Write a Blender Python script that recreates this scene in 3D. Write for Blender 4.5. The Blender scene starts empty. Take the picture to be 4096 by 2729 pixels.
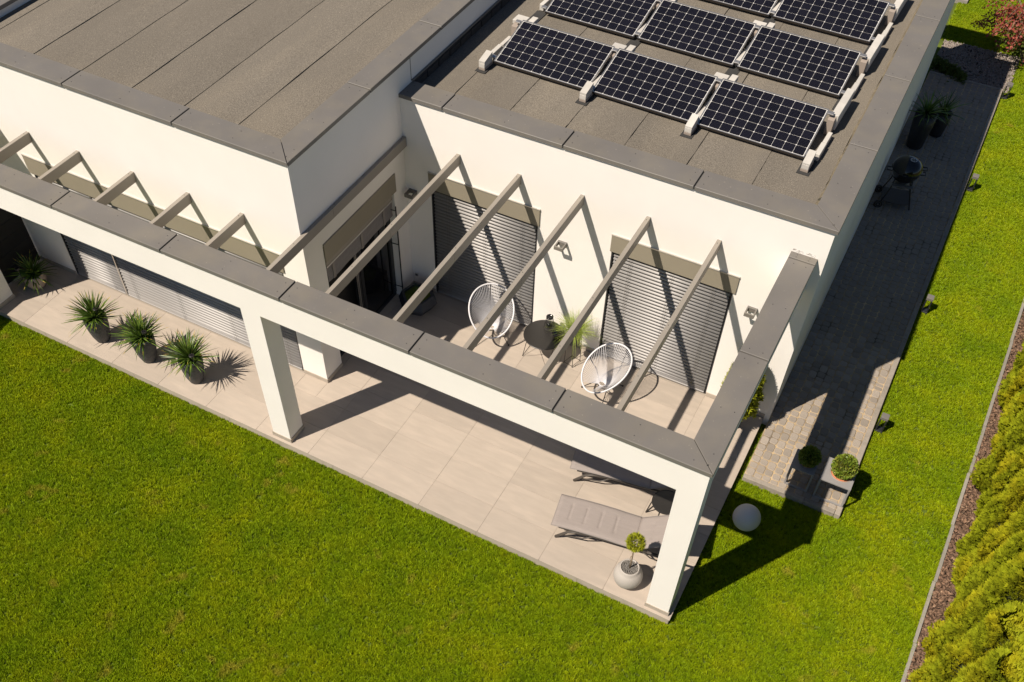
import bpy, bmesh, math, random
import numpy as np
from mathutils import Vector, Matrix

random.seed(7)
rng = np.random.default_rng(7)
PI = math.pi
S = bpy.context.scene
COL = S.collection

# ------------------------------------------------------------------ camera, sky, sun, exposure
cam_d = bpy.data.cameras.new('camera')
cam = bpy.data.objects.new('camera', cam_d)
COL.objects.link(cam)
cam.location = (0.7026, -6.3168, 11.1976)
cam.rotation_euler = (0.68935, -0.00317, 0.49671)
cam_d.sensor_width = 36.0
cam_d.lens = 33.722
cam_d.shift_x = 0.02423
cam_d.shift_y = 0.07771
cam_d.clip_start = 0.1
cam_d.clip_end = 500.0
S.camera = cam

LIGHT = Vector((0.400, 0.640, -1.0)).normalized()      # direction the sunlight travels
sun_el = math.asin(-LIGHT.z)
sun_az = math.atan2(-LIGHT.x, -LIGHT.y)                # towards the sun, clockwise from +Y
w = bpy.data.worlds.new('World')
S.world = w
w.use_nodes = True
wn = w.node_tree.nodes
sky = wn.new('ShaderNodeTexSky')
sky.sky_type = 'NISHITA'
sky.sun_disc = False
sky.sun_elevation = sun_el
sky.sun_rotation = sun_az
sky.altitude = 3000.0
sky.air_density = 1.0
sky.dust_density = 0.3
sky.ozone_density = 1.0
wn['Background'].inputs['Strength'].default_value = 0.05
w.node_tree.links.new(sky.outputs['Color'], wn['Background'].inputs['Color'])
sun_d = bpy.data.lights.new('sun', 'SUN')
sun = bpy.data.objects.new('sun', sun_d)
COL.objects.link(sun)
sun_d.energy = 5.0
sun_d.angle = math.radians(0.53)
sun_d.color = (1.0, 0.895, 0.765)
sun.rotation_euler = LIGHT.to_track_quat('-Z', 'Y').to_euler()
sun.location = (-6, -10, 16)
S.view_settings.view_transform = 'Standard'
S.view_settings.look = 'None'
S.view_settings.exposure = 0.38
S.view_settings.gamma = 1.0
S.view_settings.use_curve_mapping = False
S.cycles.max_bounces = 8
S.cycles.transparent_max_bounces = 8

# ------------------------------------------------------------------ measured planes of the place
YF, YB = 0.0547, 0.3613            # pergola beam front and back
ZB, ZC = 2.60, 3.127               # underside of the beam, top of its coping
YW = 3.882                         # front wall of the low wing
XW = 0.072                         # side wall of the low wing
XV, YV = -6.216, 1.300             # corner of the high wing
ZR, ZV = 3.641, 4.094              # coping tops
ROOF_R, ROOF_L = 3.510, 3.964      # roof felt levels
YE = 14.07                         # back of the house
XL = -12.52                        # left end of the high wing
LAWN = -0.150
PAVE = -0.050

# ------------------------------------------------------------------ helpers
def obj(name, bm, m, parent=None, smooth=False, loc=None, rot=None):
    me = bpy.data.meshes.new(name)
    bm.to_mesh(me)
    bm.free()
    return mobj(name, me, m, parent, smooth, loc, rot)

def mobj(name, me, m, parent=None, smooth=False, loc=None, rot=None):
    if m is not None and len(me.materials) == 0:
        for k in (m if isinstance(m, (list, tuple)) else [m]):
            me.materials.append(k)
    if smooth:
        me.polygons.foreach_set('use_smooth', [True] * len(me.polygons))
    o = bpy.data.objects.new(name, me)
    COL.objects.link(o)
    if parent is not None:
        o.parent = parent
    if loc is not None:
        o.location = loc
    if rot is not None:
        o.rotation_euler = rot
    return o

def thing(name, label, cat, loc=(0, 0, 0), rz=0.0, group=None):
    o = bpy.data.objects.new(name, None)
    o.empty_display_size = 0.2
    COL.objects.link(o)
    o.location = loc
    o.rotation_euler = (0, 0, rz)
    o['label'] = label
    o['category'] = cat
    if group:
        o['group'] = group
    return o

def tag(o, label, cat, group=None):
    o['label'] = label
    o['category'] = cat
    if group:
        o['group'] = group
    return o

def dup(root, label, loc=None, rz=None):
    kids = {}
    for o in bpy.data.objects:
        if o.parent is not None:
            kids.setdefault(o.parent, []).append(o)
    def cp(o, par):
        c = o.copy()
        COL.objects.link(c)
        if par is not None:
            c.parent = par
        for k in kids.get(o, []):
            cp(k, c)
        return c
    r = cp(root, None)
    r['label'] = label
    if loc is not None:
        r.location = loc
    if rz is not None:
        r.rotation_euler = (0, 0, rz)
    return r

def box(bm, a, b, bevel=0.0, M=None):
    x0, y0, z0 = a
    x1, y1, z1 = b
    vs = [bm.verts.new(p) for p in ((x0, y0, z0), (x1, y0, z0), (x1, y1, z0), (x0, y1, z0),
                                    (x0, y0, z1), (x1, y0, z1), (x1, y1, z1), (x0, y1, z1))]
    fs = [bm.faces.new([vs[i] for i in q]) for q in ((3, 2, 1, 0), (4, 5, 6, 7), (0, 1, 5, 4), (1, 2, 6, 5), (2, 3, 7, 6), (3, 0, 4, 7))]
    if bevel > 0:
        es = list({e for f in fs for e in f.edges})
        r = bmesh.ops.bevel(bm, geom=es, offset=bevel, segments=1, affect='EDGES', profile=0.5)
        vs = list({v for f in r['faces'] for v in f.verts} | {v for v in vs if v.is_valid})
    if M is not None:
        for v in vs:
            v.co = M @ v.co
    return vs

def prism(bm, pts, z0, z1, bevel=0.0):
    lo = [bm.verts.new((x, y, z0)) for x, y in pts]
    hi = [bm.verts.new((x, y, z1)) for x, y in pts]
    n = len(pts)
    fs = [bm.faces.new(lo[::-1]), bm.faces.new(hi)]
    for i in range(n):
        j = (i + 1) % n
        fs.append(bm.faces.new((lo[i], lo[j], hi[j], hi[i])))
    if bevel > 0:
        es = [e for e in fs[1].edges]
        bmesh.ops.bevel(bm, geom=es, offset=bevel, segments=1, affect='EDGES', profile=0.5)

def tube(bm, pts, r, n=8, closed=False, caps=True):
    P = [Vector(p) for p in pts]
    R = r if isinstance(r, (list, tuple)) else [r] * len(P)
    rings = []
    up = None
    m = len(P)
    for i, p in enumerate(P):
        if closed:
            t = P[(i + 1) % m] - P[i - 1]
        elif i == 0:
            t = P[1] - P[0]
        elif i == m - 1:
            t = P[-1] - P[-2]
        else:
            t = P[i + 1] - P[i - 1]
        t = t.normalized()
        if up is None:
            up = Vector((0, 0, 1)) if abs(t.z) < 0.9 else Vector((1, 0, 0))
        a = t.cross(up)
        if a.length < 1e-5:
            a = t.orthogonal()
        a.normalize()
        b = a.cross(t).normalized()
        up = b
        rings.append([bm.verts.new(p + (a * math.cos(2 * PI * k / n) + b * math.sin(2 * PI * k / n)) * R[i]) for k in range(n)])
    for i in range(m if closed else m - 1):
        A, B = rings[i], rings[(i + 1) % m]
        for k in range(n):
            l = (k + 1) % n
            bm.faces.new((A[k], A[l], B[l], B[k]))
    if caps and not closed:
        bm.faces.new(rings[0][::-1])
        bm.faces.new(rings[-1])

def lathe(bm, prof, n=32, c=(0, 0)):
    rings = []
    for r, z in prof:
        if r < 1e-6:
            rings.append([bm.verts.new((c[0], c[1], z))])
        else:
            rings.append([bm.verts.new((c[0] + r * math.cos(2 * PI * k / n), c[1] + r * math.sin(2 * PI * k / n), z)) for k in range(n)])
    for A, B in zip(rings, rings[1:]):
        for k in range(n):
            l = (k + 1) % n
            if len(A) == 1 and len(B) == 1:
                continue
            if len(A) == 1:
                bm.faces.new((A[0], B[l], B[k]))
            elif len(B) == 1:
                bm.faces.new((A[k], A[l], B[0]))
            else:
                bm.faces.new((A[k], A[l], B[l], B[k]))

def nb():
    return bmesh.new()

def one_box(name, a, b, m, parent, bevel=0.0, **k):
    bm = nb()
    box(bm, a, b, bevel)
    return obj(name, bm, m, parent, **k)

def np_mesh(name, V, F):
    """V (n,3) array; F (m,k) array of equal-sized faces"""
    me = bpy.data.meshes.new(name)
    V = np.asarray(V, dtype=np.float32)
    F = np.asarray(F, dtype=np.int32)
    k = F.shape[1]
    me.vertices.add(len(V))
    me.vertices.foreach_set('co', V.ravel())
    me.loops.add(F.size)
    me.loops.foreach_set('vertex_index', F.ravel())
    me.polygons.add(len(F))
    me.polygons.foreach_set('loop_start', np.arange(0, F.size, k, dtype=np.int32))
    try:
        me.polygons.foreach_set('loop_total', np.full(len(F), k, dtype=np.int32))
    except Exception:
        pass
    me.update(calc_edges=True)
    me.validate()
    return me

# ------------------------------------------------------------------ materials
def mat(name, col, rough=0.8, metal=0.0, spec=0.5, var=0.0, scale=8.0, col2=None, c2scale=3.0, c2lo=0.45, c2hi=0.7,
        bump=0.0, bscale=60.0, objvar=0.0, fine=0.0, fscale=150.0, stretch=None, transl=0.0, world=False, coat=0.0, speck=None):
    m = bpy.data.materials.new(name)
    m.use_nodes = True
    nt = m.node_tree
    N, L = nt.nodes, nt.links
    bs = N['Principled BSDF']
    bs.inputs['Roughness'].default_value = rough
    bs.inputs['Metallic'].default_value = metal
    bs.inputs['Specular IOR Level'].default_value = spec
    if coat:
        bs.inputs['Coat Weight'].default_value = coat
        bs.inputs['Coat Roughness'].default_value = 0.1
    if world:
        co = N.new('ShaderNodeNewGeometry').outputs['Position']
    else:
        co = N.new('ShaderNodeTexCoord').outputs['Object']
    if stretch:
        mp = N.new('ShaderNodeMapping')
        mp.inputs['Scale'].default_value = stretch
        L.new(co, mp.inputs['Vector'])
        cs = mp.outputs['Vector']
    else:
        cs = co
    rgb = N.new('ShaderNodeRGB')
    rgb.outputs[0].default_value = (*col, 1)
    out = rgb.outputs[0]
    oi = None
    def noise(sc, det=3.0, vec=None, rgh=0.55):
        n = N.new('ShaderNodeTexNoise')
        n.inputs['Scale'].default_value = sc
        n.inputs['Detail'].default_value = det
        n.inputs['Roughness'].default_value = rgh
        L.new(vec if vec is not None else cs, n.inputs['Vector'])
        return n.outputs['Fac']
    def ramp(f, lo, hi):
        r = N.new('ShaderNodeMapRange')
        r.inputs['From Min'].default_value = lo
        r.inputs['From Max'].default_value = hi
        L.new(f, r.inputs['Value'])
        return r.outputs['Result']
    def mix(a, b, f):
        x = N.new('ShaderNodeMix')
        x.data_type = 'RGBA'
        L.new(f, x.inputs['Factor'])
        L.new(a, x.inputs['A'])
        if isinstance(b, tuple):
            x.inputs['B'].default_value = (*b, 1)
        else:
            L.new(b, x.inputs['B'])
        return x.outputs['Result']
    def gain(a, f, amt):
        mr = N.new('ShaderNodeMapRange')
        mr.inputs['From Min'].default_value = 0.25
        mr.inputs['From Max'].default_value = 0.75
        mr.inputs['To Min'].default_value = 1 - amt
        mr.inputs['To Max'].default_value = 1 + amt
        mr.clamp = False
        L.new(f, mr.inputs['Value'])
        v = N.new('ShaderNodeVectorMath')
        v.operation = 'SCALE'
        L.new(a, v.inputs[0])
        L.new(mr.outputs['Result'], v.inputs['Scale'])
        return v.outputs['Vector']
    if col2 is not None:
        out = mix(out, col2, ramp(noise(c2scale, 4.0), c2lo, c2hi))
    if speck is not None:
        sc, thr, sc_col = speck
        out = mix(out, sc_col, ramp(noise(sc, 1.0, co), thr, thr + 0.06))
    if var:
        out = gain(out, noise(scale), var)
    if fine:
        out = gain(out, noise(fscale, 2.0, co), fine)
    if objvar:
        oi = N.new('ShaderNodeObjectInfo')
        out = gain(out, oi.outputs['Random'], objvar)
    L.new(out, bs.inputs['Base Color'])
    if bump:
        b = N.new('ShaderNodeBump')
        b.inputs['Strength'].default_value = bump
        b.inputs['Distance'].default_value = 0.02
        L.new(noise(bscale, 3.0, co), b.inputs['Height'])
        L.new(b.outputs['Normal'], bs.inputs['Normal'])
    if transl:
        tr = N.new('ShaderNodeBsdfTranslucent')
        L.new(out, tr.inputs['Color'])
        ms = N.new('ShaderNodeMixShader')
        ms.inputs[0].default_value = transl
        L.new(bs.outputs[0], ms.inputs[1])
        L.new(tr.outputs[0], ms.inputs[2])
        L.new(ms.outputs[0], N['Material Output'].inputs['Surface'])
    return m

M = {}
M['render'] = mat('white_render', (0.83, 0.795, 0.75), 0.9, spec=0.2, var=0.025, scale=1.2, bump=0.25, bscale=170, fine=0.02, fscale=220)
M['coping'] = mat('grey_coping', (0.156, 0.145, 0.133), 0.5, spec=0.4, var=0.07, scale=1.6, col2=(0.178, 0.162, 0.138), c2scale=2.2, fine=0.025, fscale=200,
                  speck=(38.0, 0.74, (0.30, 0.27, 0.23)))
M['rafter'] = mat('taupe_metal', (0.285, 0.255, 0.215), 0.45, spec=0.4, var=0.05, scale=1.5)
M['lintel'] = mat('olive_taupe_panel', (0.265, 0.235, 0.180), 0.4, spec=0.35, var=0.03, scale=2)
M['felt'] = mat('mineral_felt', (0.178, 0.158, 0.131), 0.95, spec=0.15, var=0.09, scale=1.1, fine=0.40, fscale=85, bump=0.6, bscale=110, objvar=0.035,
                stretch=(1.0, 0.22, 1.0), col2=(0.208, 0.182, 0.146), c2scale=1.6, speck=(70.0, 0.68, (0.36, 0.31, 0.24)))
M['felt_dark'] = mat('dark_felt_upstand', (0.035, 0.034, 0.033), 0.85, var=0.2, scale=6)
M['fillet'] = mat('sandy_moss_fillet', (0.20, 0.165, 0.11), 0.95, var=0.35, scale=14, col2=(0.05, 0.045, 0.03), c2scale=9, c2lo=0.58, c2hi=0.7, bump=1.0, bscale=60)
M['tile'] = mat('sand_porcelain', (0.400, 0.342, 0.285), 0.62, spec=0.35, var=0.05, scale=2.6, stretch=(1.0, 4.5, 1.0), col2=(0.435, 0.368, 0.305), c2scale=2.3,
                objvar=0.035, fine=0.015, fscale=120, world=True)
M['grout'] = mat('grout', (0.33, 0.285, 0.235), 0.95)
M['riser'] = mat('riser_tile', (0.40, 0.345, 0.285), 0.7, var=0.06, scale=3, objvar=0.03, col2=(0.30, 0.26, 0.2), c2scale=6, c2lo=0.5, c2hi=0.8)
M['paver'] = mat('grey_paver', (0.310, 0.268, 0.225), 0.9, spec=0.2, var=0.10, scale=9, objvar=0.09, fine=0.12, fscale=140, bump=0.5, bscale=90)
M['joint_sand'] = mat('joint_sand', (0.42, 0.315, 0.19), 0.98, var=0.3, scale=5, col2=(0.13, 0.105, 0.075), c2scale=2.2, c2lo=0.48, c2hi=0.66, world=True)
M['kerb'] = mat('kerb_concrete', (0.28, 0.245, 0.205), 0.95, var=0.16, scale=12, fine=0.1, fscale=120, objvar=0.06, bump=0.4)
M['edging'] = mat('edging_concrete', (0.255, 0.235, 0.205), 0.95, var=0.12, scale=9, objvar=0.06, bump=0.3)
M['concrete'] = mat('pale_concrete', (0.50, 0.475, 0.435), 0.9, var=0.08, scale=8, objvar=0.05, fine=0.06)
M['soil'] = mat('soil', (0.085, 0.120, 0.008), 1.0, var=0.4, scale=3)
M['ground'] = mat('garden_ground', (0.075, 0.10, 0.012), 1.0, var=0.3, scale=1.5)
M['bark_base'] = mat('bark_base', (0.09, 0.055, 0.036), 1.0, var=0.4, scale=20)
M['bark'] = mat('bark_chips', (0.165, 0.098, 0.062), 0.95, var=0.7, scale=16, world=True, col2=(0.34, 0.23, 0.15), c2scale=24, c2lo=0.58, c2hi=0.70)
M['stone'] = mat('gravel_stones', (0.25, 0.205, 0.17), 0.9, var=0.35, scale=18, world=True, col2=(0.24, 0.22, 0.21), c2scale=30)
M['dark_metal'] = mat('dark_metal', (0.020, 0.021, 0.024), 0.45, spec=0.5)
M['black_metal'] = mat('black_metal', (0.030, 0.027, 0.024), 0.5)
M['black_paint'] = mat('black_enamel', (0.008, 0.008, 0.009), 0.12, spec=0.6)
M['matt_black'] = mat('matt_black', (0.022, 0.020, 0.018), 0.38, spec=0.45)
M['alu'] = mat('aluminium', (0.62, 0.60, 0.57), 0.32, metal=0.85)
M['slat'] = mat('blind_slat', (0.40, 0.385, 0.375), 0.68, metal=0.62, spec=0.3)
M['glass'] = mat('dark_glass', (0.006, 0.006, 0.007), 0.06, spec=0.6)
M['frame'] = mat('anthracite_frame', (0.018, 0.020, 0.024), 0.4)
M['inside'] = mat('dark_interior', (0.012, 0.010, 0.009), 0.9)
M['shade'] = mat('grey_fabric_shade', (0.20, 0.185, 0.185), 0.9, stretch=(1, 1, 14), var=0.1, scale=5)
M['cell'] = mat('solar_cell', (0.0060, 0.0055, 0.0095), 0.22, spec=0.5, objvar=0.10)
M['busbar'] = mat('cell_busbar', (0.055, 0.055, 0.065), 0.35, metal=0.5)
M['backsheet'] = mat('panel_backsheet', (0.70, 0.69, 0.66), 0.35, spec=0.5)
M['panel_side'] = mat('panel_side', (0.030, 0.024, 0.020), 0.5)
M['plastic_cord'] = mat('white_cord', (0.60, 0.59, 0.61), 0.4)
M['mattress'] = mat('grey_mattress', (0.290, 0.252, 0.232), 0.95, spec=0.15, var=0.05, scale=4, fine=0.10, fscale=220, stretch=(1, 9, 1), bump=0.25, bscale=260)
M['piping'] = mat('mattress_piping', (0.24, 0.215, 0.20), 0.9)
M['lounger_frame'] = mat('dark_taupe_frame', (0.065, 0.055, 0.047), 0.5)
M['pot_dark'] = mat('ribbed_grey_pot', (0.060, 0.062, 0.066), 0.6, stretch=(1, 1, 22), var=0.35, scale=3.5, bump=0.4, bscale=30)
M['pot_black'] = mat('black_pot', (0.018, 0.019, 0.022), 0.5)
M['pot_blue'] = mat('blue_black_planter', (0.030, 0.036, 0.050), 0.55, var=0.08, scale=5)
M['pot_grey'] = mat('stone_grey_pot', (0.40, 0.365, 0.33), 0.7, var=0.04, scale=5, fine=0.03)
M['pot_bowl'] = mat('taupe_bowl', (0.30, 0.25, 0.21), 0.7, var=0.06, scale=5)
M['terracotta'] = mat('orange_rim', (0.50, 0.17, 0.075), 0.7)
M['globe'] = mat('frosted_globe', (0.58, 0.565, 0.55), 0.5, fine=0.05, fscale=180)
M['table_grey'] = mat('grey_steel_table', (0.26, 0.25, 0.245), 0.5, var=0.05, scale=4)
M['yucca'] = mat('yucca_leaf', (0.085, 0.150, 0.022), 0.36, spec=0.5, objvar=0.35, transl=0.22, col2=(0.25, 0.29, 0.05), c2scale=6, c2lo=0.55, c2hi=0.75)
M['leaf_dry'] = mat('dry_leaf_tip', (0.42, 0.30, 0.05), 0.6, transl=0.2)
M['sedge'] = mat('sedge_blades', (0.32, 0.42, 0.075), 0.5, var=0.35, scale=22, transl=0.3, col2=(0.40, 0.42, 0.11), c2scale=16)
M['sedge_dark'] = mat('planter_grass', (0.05, 0.10, 0.015), 0.5, var=0.3, scale=12, transl=0.2)
M['thuja'] = mat('thuja_spray', (0.275, 0.310, 0.010), 0.75, spec=0.15, var=0.32, scale=11, world=True, transl=0.22, col2=(0.38, 0.345, 0.010), c2scale=2.0, c2lo=0.45, c2hi=0.65)
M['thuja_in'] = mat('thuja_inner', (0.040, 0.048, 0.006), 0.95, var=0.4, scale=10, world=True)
M['topiary'] = mat('topiary_needles', (0.30, 0.32, 0.012), 0.6, var=0.4, scale=30, transl=0.25)
M['box_leaf'] = mat('boxwood_leaf', (0.155, 0.225, 0.020), 0.5, var=0.45, scale=32, transl=0.2, col2=(0.26, 0.24, 0.03), c2scale=14)
M['barb_red'] = mat('red_leaf', (0.30, 0.055, 0.040), 0.6, var=0.4, scale=14, transl=0.25, col2=(0.42, 0.12, 0.07), c2scale=6)
M['barb_green'] = mat('green_inner_leaf', (0.115, 0.16, 0.020), 0.6, var=0.4, scale=12, transl=0.25)
M['juniper'] = mat('juniper_spray', (0.085, 0.115, 0.012), 0.7, var=0.35, scale=14, transl=0.15)
M['bark_trunk'] = mat('trunk_bark', (0.26, 0.19, 0.125), 0.9, var=0.3, scale=40, bump=0.6)
M['dark_board'] = mat('dark_fence_board', (0.018, 0.016, 0.014), 0.8, var=0.15, scale=6, objvar=0.15)
M['socket'] = mat('white_plastic', (0.62, 0.60, 0.57), 0.5)
M['warm_lens'] = mat('lamp_lens', (0.62, 0.55, 0.36), 0.35)
M['red_mark'] = mat('red_sticker', (0.45, 0.02, 0.03), 0.6)
M['grime'] = mat('render_crack', (0.36, 0.33, 0.29), 0.95)

# grass blades: colour drifts over the lawn in broad patches, finer from tuft to tuft
def grass_mat():
    m = bpy.data.materials.new('lawn_grass')
    m.use_nodes = True
    nt = m.node_tree
    N, L = nt.nodes, nt.links
    bs = N['Principled BSDF']
    bs.inputs['Roughness'].default_value = 0.55
    bs.inputs['Specular IOR Level'].default_value = 0.25
    g = N.new('ShaderNodeNewGeometry')
    def nz(sc, det):
        n = N.new('ShaderNodeTexNoise')
        n.inputs['Scale'].default_value = sc
        n.inputs['Detail'].default_value = det
        L.new(g.outputs['Position'], n.inputs['Vector'])
        return n.outputs['Fac']
    cr = N.new('ShaderNodeValToRGB')
    e = cr.color_ramp.elements
    e[0].position = 0.30
    e[0].color = (0.190, 0.300, 0.0030, 1)
    e[1].position = 0.72
    e[1].color = (0.390, 0.430, 0.0035, 1)
    a = e.new(0.5)
    a.color = (0.275, 0.365, 0.0030, 1)
    mx = N.new('ShaderNodeMath')
    mx.operation = 'MULTIPLY_ADD'
    L.new(nz(1.6, 5.0), mx.inputs[0])
    mx.inputs[1].default_value = 0.75
    m2 = N.new('ShaderNodeMath')
    m2.operation = 'MULTIPLY'
    L.new(nz(9.0, 3.0), m2.inputs[0])
    m2.inputs[1].default_value = 0.25
    L.new(m2.outputs[0], mx.inputs[2])
    L.new(mx.outputs[0], cr.inputs[0])
    oi = N.new('ShaderNodeObjectInfo')
    mr = N.new('ShaderNodeMapRange')
    mr.inputs['To Min'].default_value = 0.75
    mr.inputs['To Max'].default_value = 1.25
    L.new(oi.outputs['Random'], mr.inputs['Value'])
    sc = N.new('ShaderNodeVectorMath')
    sc.operation = 'SCALE'
    L.new(cr.outputs[0], sc.inputs[0])
    L.new(mr.outputs['Result'], sc.inputs['Scale'])
    # small dry patches
    dr = N.new('ShaderNodeMapRange')
    dr.inputs['From Min'].default_value = 0.66
    dr.inputs['From Max'].default_value = 0.76
    L.new(nz(2.9, 2.0), dr.inputs['Value'])
    mxx = N.new('ShaderNodeMix')
    mxx.data_type = 'RGBA'
    L.new(dr.outputs['Result'], mxx.inputs['Factor'])
    L.new(sc.outputs['Vector'], mxx.inputs['A'])
    mxx.inputs['B'].default_value = (0.40, 0.38, 0.030, 1)
    L.new(mxx.outputs['Result'], bs.inputs['Base Color'])
    tr = N.new('ShaderNodeBsdfTranslucent')
    L.new(mxx.outputs['Result'], tr.inputs['Color'])
    ms = N.new('ShaderNodeMixShader')
    ms.inputs[0].default_value = 0.25
    L.new(bs.outputs[0], ms.inputs[1])
    L.new(tr.outputs[0], ms.inputs[2])
    L.new(ms.outputs[0], N['Material Output'].inputs['Surface'])
    return m
M['grass'] = grass_mat()

# ------------------------------------------------------------------ ground
def sheet(name, x0, y0, x1, y1, z, m):
    bm = nb()
    bm.faces.new([bm.verts.new(p) for p in ((x0, y0, z), (x1, y0, z), (x1, y1, z), (x0, y1, z))])
    o = obj(name, bm, m)
    o['kind'] = 'structure'
    return o

sheet('ground', -150, -150, 150, 150, LAWN - 0.012, M['ground'])

def edge_x(y):                      # house side of the concrete edging by the hedge
    return 2.843 + 0.0278 * (y - 0.639)

bm = nb()
bm.faces.new([bm.verts.new(p) for p in ((edge_x(-9) + 0.02, -9, LAWN - 0.004), (6.5, -9, LAWN - 0.004), (6.5, 19, LAWN - 0.004), (edge_x(19) + 0.02, 19, LAWN - 0.004))])
o = obj('bark_bed', bm, M['bark_base'])
o['kind'] = 'structure'

# ------------------------------------------------------------------ house
house = thing('house', 'white rendered flat-roofed house with grey copings, felt roofs and closed silver blinds', 'house')

# high wing (left): front wall pieces round the window, corner pier, flank round the door
WX0, WX1, WZ = -11.43, -6.664, 2.43
bm = nb()
box(bm, (XL, YV, -0.15), (WX0, YV + 0.4, WZ))
box(bm, (WX1, YV, -0.15), (XV, YV + 0.402, WZ))
box(bm, (XL, YV, WZ), (XV, YE, 3.940))
box(bm, (XV - 0.3, 3.53, -0.15), (XV, YE, WZ))
for a, b in (((XL, YV, 3.940), (XV, YV + 0.3, ZV - 0.058)), ((XV - 0.3, YV + 0.3, 3.940), (XV, YE, ZV - 0.058)),
             ((XL, YV + 0.3, 3.940), (XL + 0.33, YE, ZV - 0.012)), ((XL + 0.33, YE - 0.3, 3.940), (XV - 0.3, YE, ZV - 0.058))):
    box(bm, a, b)
obj('wall', bm, M['render'], house)

# low wing (right)
W1A, W1B, W2A, W2B = -5.770, -3.945, -2.765, -0.945
bm = nb()
WT = 2.42
box(bm, (XV, YW, -0.15), (W1A, YW + 0.3, WT))
box(bm, (W1B, YW, -0.15), (W2A, YW + 0.3, WT))
box(bm, (W2B, YW, -0.15), (XW, YW + 0.3, WT))
box(bm, (XW - 0.3, YW + 0.3, -0.15), (XW, YE, WT))
box(bm, (XV, YW, WT), (XW, YE, 3.490))
for a, b in (((XV, YW, 3.490), (XW, YW + 0.3, ZR - 0.058)), ((XW - 0.3, YW + 0.3, 3.490), (XW, YE, ZR - 0.058)),
             ((XV, YE - 0.3, 3.490), (XW - 0.3, YE, ZR - 0.058))):
    box(bm, a, b)
obj('wall', bm, M['render'], house)
# vertical movement joint on the high wing's flank above the low roof
one_box('joint_strip', (XV - 0.002, 4.20, 3.66), (XV + 0.003, 4.212, ZV - 0.06), M['coping'], house)

# rear frame behind the house (it throws the shade on the far lawn)
for xa, xb in ((-0.361, -0.054), (-6.3, -6.0)):
    one_box('rear_post', (xa, 15.08, -0.15), (xb, 15.40, 2.6), M['render'], house)
bm = nb()
box(bm, (-6.3, 15.08, 2.6), (-0.054, 15.46, 3.12))
box(bm, (-0.361, YE, 2.6), (-0.054, 15.08, 3.12))
obj('rear_beam', bm, M['render'], house)

# plinth tiles along the foot of the walls
PH = 0.078
def skirting(parent, segs):
    for (x0, y0, x1, y1) in segs:
        one_box('plinth_tile', (min(x0, x1), min(y0, y1), 0.001), (max(x0, x1), max(y0, y1), PH), M['riser'], parent, 0.002)
skirting(house, [(XL + 0.24, YV - 0.012, WX0 - 0.002, YV), (WX1 + 0.002, YV - 0.012, XV + 0.012, YV), (XV, YV, XV + 0.012, YV + 0.40),
                 (XV, 3.535, XV + 0.012, YW - 0.012), (XV, YW - 0.012, W1A - 0.002, YW), (W1B + 0.002, YW - 0.012, -3.36, YW),
                 (-3.357, YW - 0.012, W2A - 0.002, YW), (W2B + 0.002, YW - 0.012, -0.004, YW)])

# copings: mitred sheet metal panels with open seams and fixing screws
screws = []
def coping_run(parent, polys, z, th=0.058):
    for p in polys:
        bm = nb()
        prism(bm, p, z - th, z, 0.004)
        obj('coping_panel', bm, M['coping'], parent)

def coping_line(x0, x1, y_in, y_out, seams, axis, z, parent, mitre0=None, mitre1=None, g=0.011, lip=True):
    """panels along an axis between x0 and x1, cut at seams; mitres give (in, out) end positions"""
    cuts = [x0] + sorted(seams) + [x1]
    polys = []
    for i in range(len(cuts) - 1):
        a, b = cuts[i], cuts[i + 1]
        ai = ao = a + (g if i > 0 else 0)
        bi = bo = b - (g if i < len(cuts) - 2 else 0)
        if i == 0 and mitre0:
            ai, ao = mitre0
        if i == len(cuts) - 2 and mitre1:
            bi, bo = mitre1
        q = [(ao, y_out), (bo, y_out), (bi, y_in), (ai, y_in)]
        if axis == 'y':
            q = [(v, u) for u, v in q]
        # keep counter-clockwise
        ar = sum(q[k][0] * q[(k + 1) % 4][1] - q[(k + 1) % 4][0] * q[k][1] for k in range(4))
        if ar < 0:
            q = q[::-1]
        polys.append(q)
        # backing strip under the seam
        L_ = b - a
        n = 3 if L_ > 1.2 else 2
        wd = y_in - y_out
        for k in range(n):
            for f in (0.27, 0.73):
                u = a + 0.09 + (L_ - 0.18) * k / (n - 1)
                v = y_out + wd * f + random.uniform(-.006, .006)
                screws.append((u, v, z) if axis == 'x' else (v, u, z))
    coping_run(parent, polys, z)
    for s in seams:
        a = (s - 0.03, min(y_in, y_out) + 0.003)
        b = (s + 0.03, max(y_in, y_out) - 0.003)
        if axis == 'y':
            a, b = a[::-1], b[::-1]
        one_box('seam_strip', (a[0], a[1], z - 0.05), (b[0], b[1], z - 0.022), M['felt_dark'], parent)

def screw_part(parent, pts, r=0.0075):
    bm = nb()
    for x, y, z in pts:
        vs = [bm.verts.new((x + r * math.cos(k * PI / 3), y + r * math.sin(k * PI / 3), z - 0.001)) for k in range(6)]
        t = [bm.verts.new((x + r * .6 * math.cos(k * PI / 3), y + r * .6 * math.sin(k * PI / 3), z + 0.004)) for k in range(6)]
        bm.faces.new(t)
        for k in range(6):
            bm.faces.new((vs[k], vs[(k + 1) % 6], t[(k + 1) % 6], t[k]))
    o = obj('screw', bm, M['dark_metal'], parent)
    o['kind'] = 'stuff'

G = 0.006
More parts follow.
